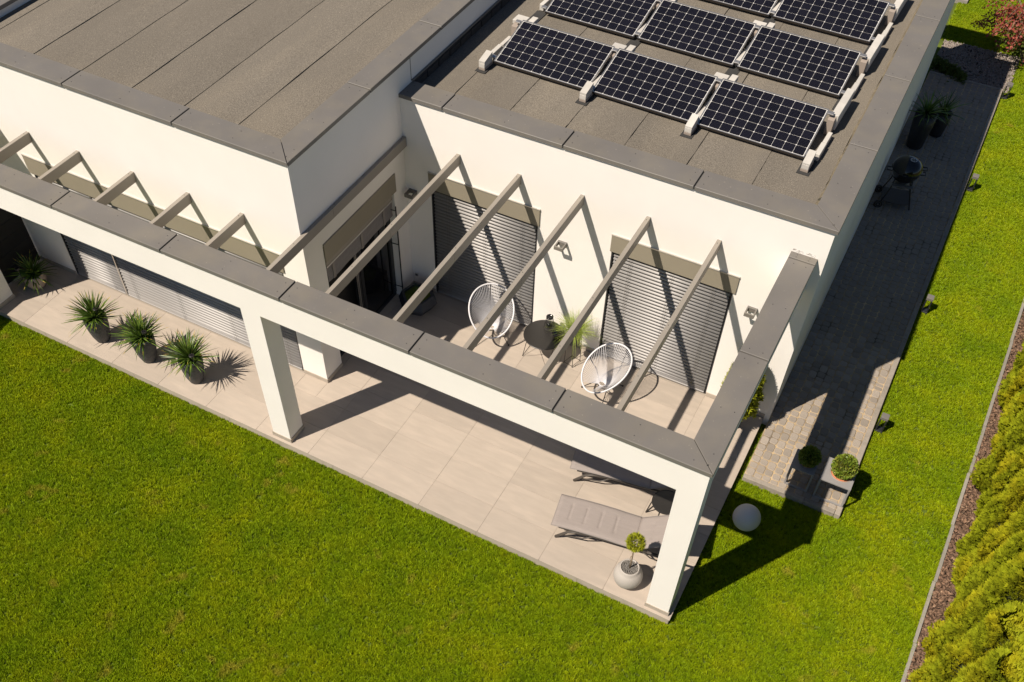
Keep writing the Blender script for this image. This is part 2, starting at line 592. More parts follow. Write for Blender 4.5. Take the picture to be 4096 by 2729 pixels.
# high wing: front, right flank, left
xo, yo, xi, yi = XV + 0.029, YV - 0.029, -6.562, 1.649
coping_line(XL - 0.02, xo, yi, yo, [-11.80, -9.918, -8.02], 'x', ZV, house, None, (xi - G, xo - G))
coping_line(yo, YE + 0.03, xi, xo, [3.145, 5.03, 6.92, 8.80, 10.7, 12.6], 'y', ZV, house, (yi + G, yo + G), None)
bm = nb()
prism(bm, [(XL - 0.03, yi + 0.004), (XL + 0.375, yi + 0.004), (XL + 0.375, YE), (XL - 0.03, YE)], ZV - 0.010, ZV + 0.048, 0.004)
obj('coping_panel', bm, M['coping'], house)
# low wing: front, right side
xo, yo, xi, yi = XW + 0.036, YW - 0.029, -0.274, 4.245
coping_line(XV, xo, yi, yo, [-5.50, -3.633, -1.770], 'x', ZR, house, None, (xi - G, xo - G))
coping_line(yo, YE + 0.03, xi, xo, [5.742, 7.674, 9.654, 11.6], 'y', ZR, house, (yi + G, yo + G), None)
screw_part(house, screws)

# roof felt in lapped strips
def felt(x_edges, y0, y1, z, cross):
    for i in range(len(x_edges) - 1):
        a, b = x_edges[i], x_edges[i + 1]
        cs = [y0] + [c for c in cross if y0 < c < y1] + [y1]
        if i % 2:
            cs = [y0] + [c + 2.6 for c in cross if y0 < c + 2.6 < y1] + [y1]
        for k in range(len(cs) - 1):
            bm = nb()
            n = 14
            va, vb, wa, wb = [], [], [], []
            for j in range(n + 1):
                y = cs[k] + (cs[k + 1] - cs[k]) * j / n
                d = random.uniform(-.006, .006)
                zz = 0.0012 * math.sin(y * 3.1 + i)
                va.append(bm.verts.new((a - 0.004 + d, y, z + zz)))
                vb.append(bm.verts.new((b - 0.010 + d, y, z + 0.008 + zz)))
                wa.append(bm.verts.new((b - 0.008 + d, y, z - 0.008)))
            for j in range(n):
                bm.faces.new((va[j], vb[j], vb[j + 1], va[j + 1]))
                bm.faces.new((vb[j], wa[j], wa[j + 1], vb[j + 1]))
            obj('felt_strip', bm, M['felt'], house)
felt([-12.19, -11.93, -10.99, -10.085, -9.17, -8.262, -7.36, -6.53], 1.60, YE - 0.3, ROOF_L, [5.9, 9.8])
felt([XV + 0.0, -5.61, -4.716, -3.846, -2.966, -2.06, -1.16, -0.30], YW + 0.29, YE - 0.3, ROOF_R, [5.45, 9.3])
one_box('roof_deck', (XL + 0.32, YV + 0.29, 3.940), (XV - 0.29, YE - 0.29, ROOF_L - 0.012), M['felt_dark'], house)
one_box('roof_deck', (XV, YW + 0.29, 3.490), (XW - 0.29, YE - 0.29, ROOF_R - 0.012), M['felt_dark'], house)
bm = nb()
box(bm, (XV + 0.001, YW + 0.36, ROOF_R - 0.01), (XV + 0.022, YE - 0.3, ROOF_R + 0.150))
for k in range(30):
    y = YW + 0.4 + k * 0.33
    box(bm, (XV + 0.020, y, ROOF_R + 0.0), (XV + 0.034, y + 0.30, ROOF_R + 0.10 + 0.01 * (k % 3)))
obj('felt_upstand', bm, M['felt_dark'], house)
bm = nb()
box(bm, (XV + 0.001, YW + 0.33, ROOF_R + 0.150), (XV + 0.034, YE - 0.3, ROOF_R + 0.166))
obj('flashing_bead', bm, M['coping'], house)
# sandy fillet at the inside of the side coping
bm = nb()
n = 90
top_, low_ = [], []
for j in range(n + 1):
    y0 = 4.25 + (YE - 4.6) * j / n
    wdt = 0.040 + 0.008 * math.sin(j * 0.7) + random.uniform(-.006, .006)
    top_.append(bm.verts.new((-0.272, y0, ROOF_R + 0.085 + random.uniform(-.005, .005))))
    low_.append(bm.verts.new((-0.272 - wdt, y0, ROOF_R + 0.010)))
for j in range(n):
    bm.faces.new((top_[j], top_[j + 1], low_[j + 1], low_[j]))
obj('roof_fillet', bm, M['fillet'], house)

# windows: olive-taupe box over each, slatted blind below, dark glass behind
SLAT_TILT = 20.0
def slat_mesh(L_):
    bm = nb()
    prof = []
    wdt = 0.074
    for k in range(7):
        t = k / 6 - 0.5
        prof.append((t * wdt, -0.013 * (1 - (2 * t) ** 2) + (0.003 if k in (0, 6) else 0)))
    ca, sa = math.cos(math.radians(SLAT_TILT)), math.sin(math.radians(SLAT_TILT))
    P = [(u * ca + v * sa, u * sa - v * ca) for u, v in prof]
    top = [[bm.verts.new((x, p[0], p[1])) for p in P] for x in (0, L_)]
    bot = [[bm.verts.new((x, p[0] + 0.0012, p[1] - 0.0012)) for p in P] for x in (0, L_)]
    for k in range(6):
        bm.faces.new((top[0][k], top[1][k], top[1][k + 1], top[0][k + 1]))
        bm.faces.new((bot[0][k + 1], bot[1][k + 1], bot[1][k], bot[0][k]))
    for s in (0, 1):
        for k in range(6):
            q = (top[s][k], top[s][k + 1], bot[s][k + 1], bot[s][k])
            bm.faces.new(q if s == 0 else q[::-1])
    for k in (0, 6):
        q = (top[0][k], bot[0][k], bot[1][k], top[1][k])
        bm.faces.new(q if k == 0 else q[::-1])
    me = bpy.data.meshes.new('slat')
    bm.to_mesh(me)
    bm.free()
    me.materials.append(M['slat'])
    me.polygons.foreach_set('use_smooth', [True] * len(me.polygons))
    return me

def blind(x0, x1, y, ztop, zbot, pitch, cords):
    root = one_box('blind', (x0, y - 0.035, ztop - 0.055), (x1, y + 0.035, ztop), M['dark_metal'], house)
    me = slat_mesh(x1 - x0 - 0.03)
    z = ztop - 0.085
    k = 0
    while z > zbot + 0.10:
        mobj('slat', me, None, root, loc=(x0 + 0.015, y, z), rot=(random.uniform(-.045, .045), 0, 0))
        z -= pitch
        k += 1
    z = zbot + 0.095
    while z > zbot + 0.045:                           # slats gathered at the foot
        mobj('slat', me, None, root, loc=(x0 + 0.015, y, z), rot=(-0.25, 0, 0))
        z -= 0.024
    one_box('bottom_rail', (x0 + 0.012, y - 0.042, zbot + 0.004), (x1 - 0.012, y + 0.035, zbot + 0.036), M['slat'], root, 0.006)
    bm = nb()
    for cx in cords:
        for dx in (0.0, 0.035):
            tube(bm, [(cx + dx, y - 0.045, ztop - 0.05), (cx + dx, y - 0.045, zbot + 0.03)], 0.0018, 4)
    obj('ladder_cord', bm, M['coping'], root)
    return root

def window(x0, x1, yw, zbox0, zbox1, bx0, bx1, rec, divs):
    bm = nb()
    box(bm, (bx0, yw - 0.022, zbox0), (bx1, yw + 0.001, zbox1 - 0.014), 0.002)
    obj('lintel_panel', bm, M['lintel'], house)
    one_box('lintel_trim', (bx0 - 0.004, yw - 0.026, zbox1 - 0.014), (bx1 + 0.004, yw + 0.0012, zbox1), M['alu'], house)
    one_box('window_pane', (x0, yw + rec + 0.05, 0.02), (x1, yw + rec + 0.06, 2.43), M['glass'], house)
    for fx in [x0] + [d for d in divs] + [x1 - 0.06]:
        one_box('window_post', (fx, yw + rec + 0.005, 0.021), (fx + 0.06, yw + rec + 0.049, 2.40), M['frame'], house)
    for xs in (x0 + 0.001, x1 - 0.021):
        one_box('blind_guide', (xs, yw + 0.006, 0.02), (xs + 0.02, yw + 0.075, zbox0 - 0.003), M['frame'], house)

window(W1A, W1B, YW, 2.147, 2.450, -5.798, -3.918, 0.11, [])
blind(W1A + 0.022, W1B - 0.022, YW + 0.044, 2.158, 0.02, 0.0635, (-5.5, -4.86, -4.22))
window(W2A, W2B, YW, 2.147, 2.450, -2.784, -0.908, 0.11, [])
blind(W2A + 0.022, W2B - 0.022, YW + 0.044, 2.158, 0.02, 0.0635, (-2.48, -1.85, -1.23))
window(WX0, WX1, YV, 2.10, 2.432, -11.50, -6.632, 0.11, [-10.30, -8.5])
blind(WX0 + 0.022, -10.315, YV + 0.044, 2.112, 0.02, 0.0635, (-11.18, -10.53))
blind(-10.285, WX1 - 0.022, YV + 0.044, 2.112, 0.02, 0.0635, (-10.05, -9.05, -8.0, -6.92))
one_box('mullion', (-10.312, YV + 0.002, 0.02), (-10.288, YV + 0.07, 2.1), M['alu'], house)
bm = nb()
for a, b in (((WX0, YV + 0.17, 0.0), (WX1, YV + 0.18, 2.43)), ((W1A, YW + 0.17, 0), (W1B, YW + 0.18, 2.42)), ((W2A, YW + 0.17, 0), (W2B, YW + 0.18, 2.42))):
    box(bm, a, b)
obj('dark_room', bm, M['inside'], house)

# terrace door in the flank of the high wing
DY0, DY1 = YV + 0.402, 3.53
bm = nb()
box(bm, (XV - 0.001, 1.709, 2.146), (XV + 0.020, 3.575, 2.466), 0.002)
obj('lintel_panel', bm, M['lintel'], house)
sd = one_box('sliding_door', (XV - 0.165, DY0, 0.005), (XV - 0.125, DY1, 0.075), M['frame'], house)
bm = nb()
for a, b in (((DY0, 0.075), (DY0 + 0.07, 2.3)), ((DY1 - 0.085, 0.075), (DY1, 2.3)), ((2.50, 0.075), (2.60, 2.3)), ((2.62, 0.075), (2.69, 2.3))):
    box(bm, (XV - 0.160, a[0], a[1]), (XV - 0.115, b[0], b[1]))
obj('door_frame', bm, M['frame'], sd)
one_box('pane', (XV - 0.150, 2.69, 0.075), (XV - 0.140, DY1 - 0.085, 2.3), M['glass'], sd)
bm = nb()
box(bm, (XV - 0.122, 2.500, 0.08), (XV - 0.108, 2.511, 1.99))
box(bm, (XV - 0.122, 2.533, 0.08), (XV - 0.108, 2.545, 1.99))
obj('bright_edge', bm, M['alu'], sd)
one_box('sticker', (XV - 0.1075, 2.505, 0.32), (XV - 0.1065, 2.54, 0.36), M['red_mark'], sd)
one_box('dark_room', (XV - 0.30, DY0, 0.0), (XV - 0.29, DY1, 2.43), M['inside'], house)
one_box('door_step', (XV - 0.30, DY0, -0.14), (XV - 0.0, DY1, 0.003), M['riser'], house)
# half-raised fabric shade in the door
shd = one_box('roller_shade', (XV - 0.055, DY0 + 0.05, 1.99), (XV - 0.030, DY1 - 0.02, 2.144), M['rafter'], house)
bm = nb()
ny = 24
for i in range(ny):
    y0 = DY0 + 0.055 + (DY1 - DY0 - 0.085) * i / ny
    y1 = DY0 + 0.055 + (DY1 - DY0 - 0.085) * (i + 1) / ny
    zs = [1.985, 1.90, 1.80, 1.71]
    for a, b in zip(zs, zs[1:]):
        d = lambda y, z: XV - 0.040 + 0.006 * math.sin(y * 9 + z * 20)
        bm.faces.new([bm.verts.new(p) for p in ((d(y0, b), y0, b), (d(y1, b), y1, b), (d(y1, a), y1, a), (d(y0, a), y0, a))])
bmesh.ops.remove_doubles(bm, verts=bm.verts, dist=1e-4)
obj('fabric', bm, M['shade'], shd)
for yy in (DY0 + 0.18, 2.62, DY1 - 0.30):
    one_box('strap', (XV - 0.034, yy, 1.70), (XV - 0.028, yy + 0.055, 2.0), M['piping'], shd)
one_box('shade_bar', (XV - 0.045, DY0 + 0.05, 1.992), (XV - 0.020, DY1 - 0.02, 2.012), M['alu'], shd, 0.003)
# slim pull rail beside the door
bm = nb()
tube(bm, [(XV + 0.045, 3.475, 0.03), (XV + 0.045, 3.475, 1.93)], 0.011, 8)
for z in (0.28, 1.18, 1.85):
    tube(bm, [(XV - 0.10, 3.46, z), (XV + 0.045, 3.475, z)], 0.008, 6)
obj('pull_rail', bm, M['dark_metal'], house)
so = one_box('socket', (-6.165, YW - 0.018, 0.228), (-6.10, YW, 0.30), M['socket'], house, 0.003)
one_box('socket_cover', (-6.155, YW - 0.022, 0.236), (-6.112, YW - 0.018, 0.284), M['coping'], so)
# hairline damage where the pergola arm meets the wall
bm = nb()
for k in range(26):
    x = -0.36 + random.uniform(0, 0.32)
    z = ZC + 0.006 + random.uniform(0, 0.035)
    l = random.uniform(0.008, 0.035)
    box(bm, (x, YW - 0.0015, z), (x + l, YW + 0.001, z + random.uniform(0.003, 0.009)))
o = obj('flaking', bm, M['grime'], house)
o['kind'] = 'stuff'

# ------------------------------------------------------------------ pergola
perg = thing('pergola', 'white rendered pergola frame with grey coping and thin taupe rafters over the terrace', 'pergola')
PX = [(-12.95, -11.95), (-6.329, -6.014), (-0.361, -0.054)]
for a, b in PX:
    p = one_box('post', (a, YF, 0.001), (b, YB, ZB), M['render'], perg)
    bm = nb()
    e = 0.012
    box(bm, (a - e, YF - e, 0.0015), (b + e, YF, PH))
    box(bm, (a - e, YB, 0.0015), (b + e, YB + e, PH))
    box(bm, (a - e, YF, 0.0015), (a, YB, PH))
    box(bm, (b, YF, 0.0015), (b + e, YB, PH))
    obj('plinth', bm, M['riser'], p)
one_box('beam', (-12.95, YF, ZB), (-0.054, YB, ZC - 0.058), M['render'], perg)
one_box('side_beam', (-0.361, YB, ZB), (-0.054, YW, ZC - 0.058), M['render'], perg)
one_box('side_beam', (-12.95, YB, ZB), (-11.95, YV, ZC - 0.058), M['render'], perg)
screws = []
yo, yi, xo, xi = YF - 0.029, 0.382, -0.025, -0.371
coping_line(-12.98, xo, yi, yo, [-11.20, -9.332, -7.464, -5.591, -3.739, -1.885], 'x', ZC, perg, None, (xi - G, xo - G))
coping_line(yo, YW - 0.0, xi, xo, [1.874, 3.749], 'y', ZC, perg, (yi + G, yo + G), None)
coping_line(yi + 0.004, YV, -12.98, -11.93, [], 'y', ZC, perg)
RW, RT, RB_ = 0.0295, 2.935, 2.775
def rafter(x, y1, splice):
    bm = nb()
    if splice:
        box(bm, (x - RW, YB, RB_), (x + RW, splice - 0.002, RT), 0.0015)
        box(bm, (x - RW, splice + 0.002, RB_), (x + RW, y1, RT), 0.0015)
        box(bm, (x - RW + 0.004, splice - 0.05, RB_ + 0.004), (x + RW - 0.004, splice + 0.05, RT - 0.004))
        for yy in (splice + 0.09, YB + 0.75, y1 - 0.08):
            screws.append((x - 0.004, yy, RT))
    else:
        box(bm, (x - RW, YB, RB_), (x + RW, y1, RT), 0.0015)
        screws.append((x - 0.004, y1 - 0.07, RT))
    obj('rafter', bm, M['rafter'], perg)
for x in (-6.184, -5.268, -4.275, -3.289, -2.303, -1.297):
    rafter(x, YW, 1.972)
for x in (-11.141, -10.150, -9.120, -8.118, -7.179):
    rafter(x, YV, None)
screw_part(perg, screws)

# ------------------------------------------------------------------ terrace
bm = nb()
box(bm, (-12.30, 0.03, -0.30), (-6.2, YV + 0.05, -0.0205))
box(bm, (-6.2, 0.03, -0.30), (-0.03, YW + 0.05, -0.0205))
box(bm, (-12.30, 0.032, -0.021), (-6.2, YV + 0.05, -0.0035))
box(bm, (-6.2, 0.032, -0.021), (-0.006, YW + 0.05, -0.0035))
terrace = obj('terrace', bm, M['grout'])
terrace['kind'] = 'structure'
TX, TY = 0.947, 0.4835
tile_cache = {}
def tile(x0, y0, x1, y1):
    g = 0.0022
    key = (round(x1 - x0, 3), round(y1 - y0, 3))
    if key not in tile_cache:
        bm = nb()
        box(bm, (g, g, -0.02), (key[0] - g, key[1] - g, 0.0), 0.0015)
        me = bpy.data.meshes.new('tile')
        bm.to_mesh(me)
        bm.free()
        me.materials.append(M['tile'])
        tile_cache[key] = me
    mobj('tile', tile_cache[key], None, terrace, loc=(x0, y0, random.uniform(-.0008, .0008)))
for i in range(15):
    x1 = -0.0 - i * TX
    x0 = x1 - TX
    for j in range(8):
        y0, y1 = j * TY, (j + 1) * TY
        if x0 > -6.7:
            if x0 < XV < x1 and y1 > YV:
                if y0 < YW:
                    tile(XV + 0.001, y0, x1, min(y1, YW))
                if y0 < YV:
                    tile(x0, y0, XV - 0.001, YV)
            elif y0 < YW:
                tile(x0, y0, x1, min(y1, YW))
        elif y0 < YV:
            tile(x0, y0, x1, min(y1, YV))
rx = [-12.31, -10.93, -9.04, -7.15, -5.258, -2.866, -1.32, -0.014]
for a, b in zip(rx, rx[1:]):
    one_box('riser', (a + 0.002, 0.012, -0.19), (b - 0.002, 0.03, -0.0205), M['riser'], terrace, 0.001)
for a, b in ((0.0125, 1.2), (1.2, 2.6), (2.6, YW)):
    one_box('riser', (-0.030, a + 0.002, -0.19), (-0.012, b - 0.002, -0.0205), M['riser'], terrace, 0.001)

# ------------------------------------------------------------------ side path of small pavers with kerbs
PX0, PX1, PY0, PY1 = 0.084, 1.418, 2.776, 15.10
def kx(y):
    return 1.500 + 0.0088 * (y - 2.7)
bm = nb()
vs = [(PX0 - 0.01, PY0 - 0.01), (kx(PY0), PY0 - 0.01), (kx(PY1), PY1), (PX0 - 0.01, PY1)]
prism(bm, vs, -0.20, PAVE - 0.008)
path = obj('path', bm, M['joint_sand'])
path['kind'] = 'structure'
stones = []
ncol = 11
for c in range(ncol):
    y = PY0 - random.uniform(0, 0.05)
    while y < PY1 - 0.03:
        L_ = random.choice((0.085, 0.125, 0.125, 0.165, 0.165))
        y1 = min(y + L_, PY1)
        ys = max(y, PY0)
        ym = (ys + y1) / 2
        wcol = (kx(ym) - 0.082 - PX0) / ncol
        if y1 - ys > 0.03:
            stones.append((PX0 + c * wcol, ys, PX0 + (c + 1) * wcol, y1))
        y = y1
def stone_geo(bm, w_, l_, ox=0.0, oy=0.0, oz=0.0, seed=0):
    r = random.Random(seed)
    g = 0.0045
    ch = min(w_, l_) * 0.17
    def loop(inset, z, amp):
        x0, y0, x1, y1 = g + inset, g + inset, w_ - g - inset, l_ - g - inset
        P = [(x0 + ch, y0), (x1 - ch, y0), (x1, y0 + ch), (x1, y1 - ch), (x1 - ch, y1), (x0 + ch, y1), (x0, y1 - ch), (x0, y0 + ch)]
        return [bm.verts.new((ox + px + d[0], oy + py + d[1], oz + z)) for (px, py), d in zip(P, amp)]
    amp = [(r.uniform(-.003, .003), r.uniform(-.003, .003)) for _ in range(8)]
    A, B, C_ = loop(0, -0.04, amp), loop(0.0, -0.007, amp), loop(0.0075, 0.0, amp)
    for P, Q in ((A, B), (B, C_)):
        for k in range(8):
            bm.faces.new((P[k], P[(k + 1) % 8], Q[(k + 1) % 8], Q[k]))
    bm.faces.new(C_)
stones.sort(key=lambda s: s[1])
cache = {}
for i, (x0, y0, x1, y1) in enumerate(stones[:300]):
    key = (round(x1 - x0, 3), round(y1 - y0, 3), i % 4)
    if key not in cache:
        bm = nb()
        stone_geo(bm, key[0], key[1], seed=len(cache))
        me = bpy.data.meshes.new('paving_stone')
        bm.to_mesh(me)
        bm.free()
        me.materials.append(M['paver'])
        cache[key] = me
    mobj('paving_stone', cache[key], None, path, loc=(x0, y0, PAVE + random.uniform(-.004, .003)), rot=(random.uniform(-.012, .012), random.uniform(-.012, .012), random.uniform(-.012, .012)))
bm = nb()
for i, (x0, y0, x1, y1) in enumerate(stones[300:]):
    stone_geo(bm, x1 - x0, y1 - y0, x0, y0, PAVE + random.uniform(-.004, .003), i)
o = obj('paving_stone', bm, M['paver'], path)
o['kind'] = 'stuff'
y = PY0 - 0.075
segs = []
while y < PY1:
    y1 = min(y + 0.985, PY1)
    bm = nb()
    prism(bm, [(kx(y) - 0.078, y + 0.002), (kx(y), y + 0.002), (kx(y1), y1 - 0.002), (kx(y1) - 0.078, y1 - 0.002)], -0.22, PAVE + 0.008, 0.006)
    obj('kerb_stone', bm, M['kerb'], path)
    y = y1
x = 0.075
while x < 1.41:
    x1 = min(x + 0.9, 1.420)
    one_box('kerb_stone', (x + 0.002, PY0 - 0.080, -0.22), (x1 - 0.002, PY0 - 0.003, PAVE + 0.006), M['kerb'], path, 0.006)
    x = x1
x = 0.075
while x < 1.60:
    x1 = min(x + 0.8, kx(PY1))
    one_box('kerb_stone', (x + 0.002, PY1 + 0.002, -0.22), (x1 - 0.002, PY1 + 0.06, PAVE + 0.006), M['kerb'], path, 0.005)
    x = x1 if x1 < kx(PY1) - 0.01 else 2

# far paved corner on the back lawn
bm = nb()
box(bm, (-3.0, 18.74, -0.3), (0.20, 24.0, -0.06))
o = obj('pavement', bm, M['edging'])
o['kind'] = 'structure'

sheet('shaded_ground', -19, -9, -12.31, 9, LAWN - 0.003, M['bark_base'])['kind'] = 'structure'  # dark brown sheet: shade beyond the board fence put into the ground colour

# concrete edging along the hedge bed
edging = None
y = -6.0
root = None
while y < 18:
    y1 = y + 1.04
    bm = nb()
    d = random.uniform(-.008, .008)
    prism(bm, [(edge_x(y) + d, y + 0.003), (edge_x(y) + 0.046 + d, y + 0.003), (edge_x(y1) + 0.046 + d, y1 - 0.003), (edge_x(y1) + d, y1 - 0.003)], -0.30, -0.114 + random.uniform(-.006, .006), 0.004)
    if root is None:
        root = obj('kerb', bm, M['edging'])
        root['kind'] = 'structure'
    else:
        obj('kerb_stone', bm, M['edging'], root)
    y = y1

# ------------------------------------------------------------------ gravel bed and bark chips
def chips(name, n, sampler, size, flat, m, kind='stuff', parent=None):
    """n little irregular blocks as one mesh"""
    base = np.array([[-1, -1, -1], [1, -1, -1], [1, 1, -1], [-1, 1, -1], [-1, -1, 1], [1, -1, 1], [1, 1, 1], [-1, 1, 1]], dtype=float)
    F = np.array([[3, 2, 1, 0], [4, 5, 6, 7], [0, 1, 5, 4], [1, 2, 6, 5], [2, 3, 7, 6], [3, 0, 4, 7]])
    V = np.zeros((n, 8, 3))
    for i in range(n):
        x, y, z = sampler()
        s = size * rng.uniform(0.5, 1.25)
        b = base * np.array([s, s * rng.uniform(0.35, 0.8), s * flat]) * 0.5
        b = b * rng.uniform(0.65, 1.1, (8, 3))
        R_ = np.array(Matrix.Rotation(rng.uniform(0, 2 * PI), 3, 'Z') @ Matrix.Rotation(rng.normal(0, 0.35), 3, 'X') @ Matrix.Rotation(rng.normal(0, 0.35), 3, 'Y'))
        V[i] = b @ R_.T + np.array([x, y, z])
    FF = (F[None] + (np.arange(n) * 8)[:, None, None]).reshape(-1, 4)
    me = np_mesh(name, V.reshape(-1, 3), FF)
    o = mobj(name, me, m, parent)
    o['kind'] = kind
    return o

sheet('gravel_bed', 0.08, 15.16, 1.75, 16.80, LAWN + 0.020, M['inside'])['kind'] = 'structure'
chips('gravel', 4200, lambda: (rng.uniform(0.09, 1.72), rng.uniform(15.17, 16.78), LAWN + 0.03 + rng.uniform(0, 0.018)), 0.042, 0.6, M['stone'])
def bark_s():
    y = rng.uniform(-3.5, 13)
    return (edge_x(y) + 0.06 + rng.uniform(0, 1) ** 1.2 * 0.62, y, LAWN + rng.uniform(0.0, 0.035))
chips('bark_mulch', 13000, bark_s, 0.066, 0.16, M['bark'])

# ------------------------------------------------------------------ grass: one mass of tufts over the visible lawn
def tuft_mesh(seed):
    r = np.random.default_rng(seed)
    V, F = [], []
    for b in range(13):
        a = r.uniform(0, 2 * PI)
        rad = 0.022 * math.sqrt(r.uniform())
        px, py = rad * math.cos(a), rad * math.sin(a)
        yaw = r.uniform(0, 2 * PI)
        h = r.uniform(0.022, 0.042)
        lean = r.uniform(0.05, 0.75) * h
        wd = r.uniform(0.0026, 0.0046)
        dx, dy = math.cos(yaw), math.sin(yaw)
        nx, ny = -dy * wd, dx * wd
        k = len(V)
        V += [(px - nx, py - ny, 0), (px + nx, py + ny, 0),
              (px + dx * lean * .35 + nx * .8, py + dy * lean * .35 + ny * .8, h * .62), (px + dx * lean * .35 - nx * .8, py + dy * lean * .35 - ny * .8, h * .62),
              (px + dx * lean, py + dy * lean, h)]
        F += [(k, k + 1, k + 2), (k, k + 2, k + 3), (k + 3, k + 2, k + 4)]
    return np_mesh('grass_tuft', V, F)
tufts = bpy.data.collections.new('tuft_shapes')
for i in range(4):
    me = tuft_mesh(40 + i)
    me.materials.append(M['grass'])
    tufts.objects.link(bpy.data.objects.new('grass_tuft', me))

Rc = np.array(cam.rotation_euler.to_matrix())
def in_view(P, margin=0.12):
    q = (P - np.array(cam.location)) @ Rc
    f = cam_d.lens / 36.0
    u = f * q[:, 0] / -q[:, 2] - cam_d.shift_x
    v = f * q[:, 1] / -q[:, 2] - cam_d.shift_y
    return (np.abs(u) < 0.5 + margin) & (np.abs(v) < 0.333 + margin) & (q[:, 2] < 0)
def lawn_points():
    out = []
    def area(x0, y0, x1, y1, dens, test=None):
        n = int((x1 - x0) * (y1 - y0) * dens)
        P = np.column_stack([rng.uniform(x0, x1, n), rng.uniform(y0, y1, n), np.full(n, LAWN)])
        ok = in_view(P)
        if test is not None:
            ok &= test(P)
        out.append(P[ok])
    ex = lambda P: P[:, 0] < edge_x(P[:, 1]) + 0.016 + 0.014 * np.sin(P[:, 1] * 9.0) * np.sin(P[:, 1] * 3.7)
    area(-12.26, -8.0, 4.0, 0.004, 2600, ex)
    area(0.008, 0.004, 4.0, 2.692, 2600, ex)
    area(1.49, 2.692, 4.0, 26.0, 2000, lambda P: ex(P) & (P[:, 0] > kx(P[:, 1]) + 0.004))
    area(0.02, 16.80, 1.75, 26.0, 2000, lambda P: ~((P[:, 0] < 0.21) & (P[:, 1] > 18.73)))
    area(0.002, 2.69, 0.074, 3.88, 500)
    return np.concatenate(out)
GP = lawn_points()
me = bpy.data.meshes.new('grass')
me.vertices.add(len(GP))
me.vertices.foreach_set('co', GP.astype(np.float32).ravel())
me.update()
grass = bpy.data.objects.new('grass', me)
COL.objects.link(grass)
grass['kind'] = 'stuff'
ng = bpy.data.node_groups.new('grass_on_points', 'GeometryNodeTree')
ng.interface.new_socket('Geometry', in_out='INPUT', socket_type='NodeSocketGeometry')
ng.interface.new_socket('Geometry', in_out='OUTPUT', socket_type='NodeSocketGeometry')
gi, go = ng.nodes.new('NodeGroupInput'), ng.nodes.new('NodeGroupOutput')
m2p = ng.nodes.new('GeometryNodeMeshToPoints')
iop = ng.nodes.new('GeometryNodeInstanceOnPoints')
ci = ng.nodes.new('GeometryNodeCollectionInfo')
ci.inputs['Collection'].default_value = tufts
ci.inputs['Separate Children'].default_value = True
ci.inputs['Reset Children'].default_value = True
iop.inputs['Pick Instance'].default_value = True
rv = ng.nodes.new('FunctionNodeRandomValue')
rv.data_type = 'FLOAT_VECTOR'
rv.inputs['Min'].default_value = (-0.18, -0.18, 0)
rv.inputs['Max'].default_value = (0.18, 0.18, 6.283)
rs = ng.nodes.new('FunctionNodeRandomValue')
rs.data_type = 'FLOAT'
rs.inputs[2].default_value = 0.80
rs.inputs[3].default_value = 1.25
L = ng.links
L.new(gi.outputs[0], m2p.inputs['Mesh'])
L.new(m2p.outputs['Points'], iop.inputs['Points'])
L.new(ci.outputs[0], iop.inputs['Instance'])
L.new(rv.outputs['Value'], iop.inputs['Rotation'])
L.new(rs.outputs[1], iop.inputs['Scale'])
L.new(iop.outputs['Instances'], go.inputs[0])
gm = grass.modifiers.new('grass', 'NODES')
gm.node_group = ng
bm = nb()
for q in (((-12.3, -9, 0), (edge_x(-9), -9, 0), (edge_x(0.012), 0.012, 0), (-12.3, 0.012, 0)),
          ((-0.012, 0.012, 0), (edge_x(0.012), 0.012, 0), (edge_x(26), 26, 0), (-0.012, 26, 0))):
    bm.faces.new([bm.verts.new((x, y, LAWN - 0.002)) for x, y, z in q])
o = obj('lawn', bm, M['soil'])
o['kind'] = 'structure'
grass.parent = o

# ------------------------------------------------------------------ dark board fence at the left end of the terrace
for_y = (-4.0, YF - 0.02), (YB + 0.02, 1.285)
fence = thing('board_fence', 'dark board fence closing the left end of the terrace behind the bowl of strappy leaves', 'fence', (-12.29, 0, 0))
for k in range(5):
    for ya, yb in for_y:
        one_box('board', (0.0, ya, 0.02 + k * 0.255), (0.022, yb, 0.02 + k * 0.255 + 0.247), M['dark_board'], fence, 0.003)
for yy in (-3.6, -1.9, 0.62):
    one_box('fence_post', (-0.06, yy, -0.2), (-0.001, yy + 0.06, 1.27), M['dark_board'], fence)
bpy.context.view_layer.update()

# ------------------------------------------------------------------ wall lamps
def wall_lamp(label, x0, x1):
    t = thing('wall_lamp', label, 'lamp', (x0, YW, 1.955), 0, 'square open-frame wall lamps')
    wd, dp, h, th = x1 - x0, 0.165, 0.062, 0.020
    bm = nb()
    box(bm, (0, -0.034, 0), (wd, -0.001, h), 0.002)
    box(bm, (0, -dp, 0), (wd, -dp + th, h), 0.002)
    box(bm, (0, -dp + th, 0), (th, -0.034, h), 0.002)
    box(bm, (wd - th, -dp + th, 0), (wd, -0.034, h), 0.002)
    obj('lamp_frame', bm, M['coping'], t)
    bm = nb()
    box(bm, (th + 0.003, -dp + th, 0.004), (wd - th - 0.003, -dp + th + 0.004, h - 0.012))
    obj('lens', bm, M['warm_lens'], t)
    return t
wall_lamp('dark square wall lamp in the shaded corner beside the terrace door', -6.160, -6.020)
wall_lamp('square wall lamp on the sunlit wall between the two blinds', -3.598, -3.457)
wall_lamp('square wall lamp right of the right-hand blind beside the pergola arm', -0.702, -0.560)

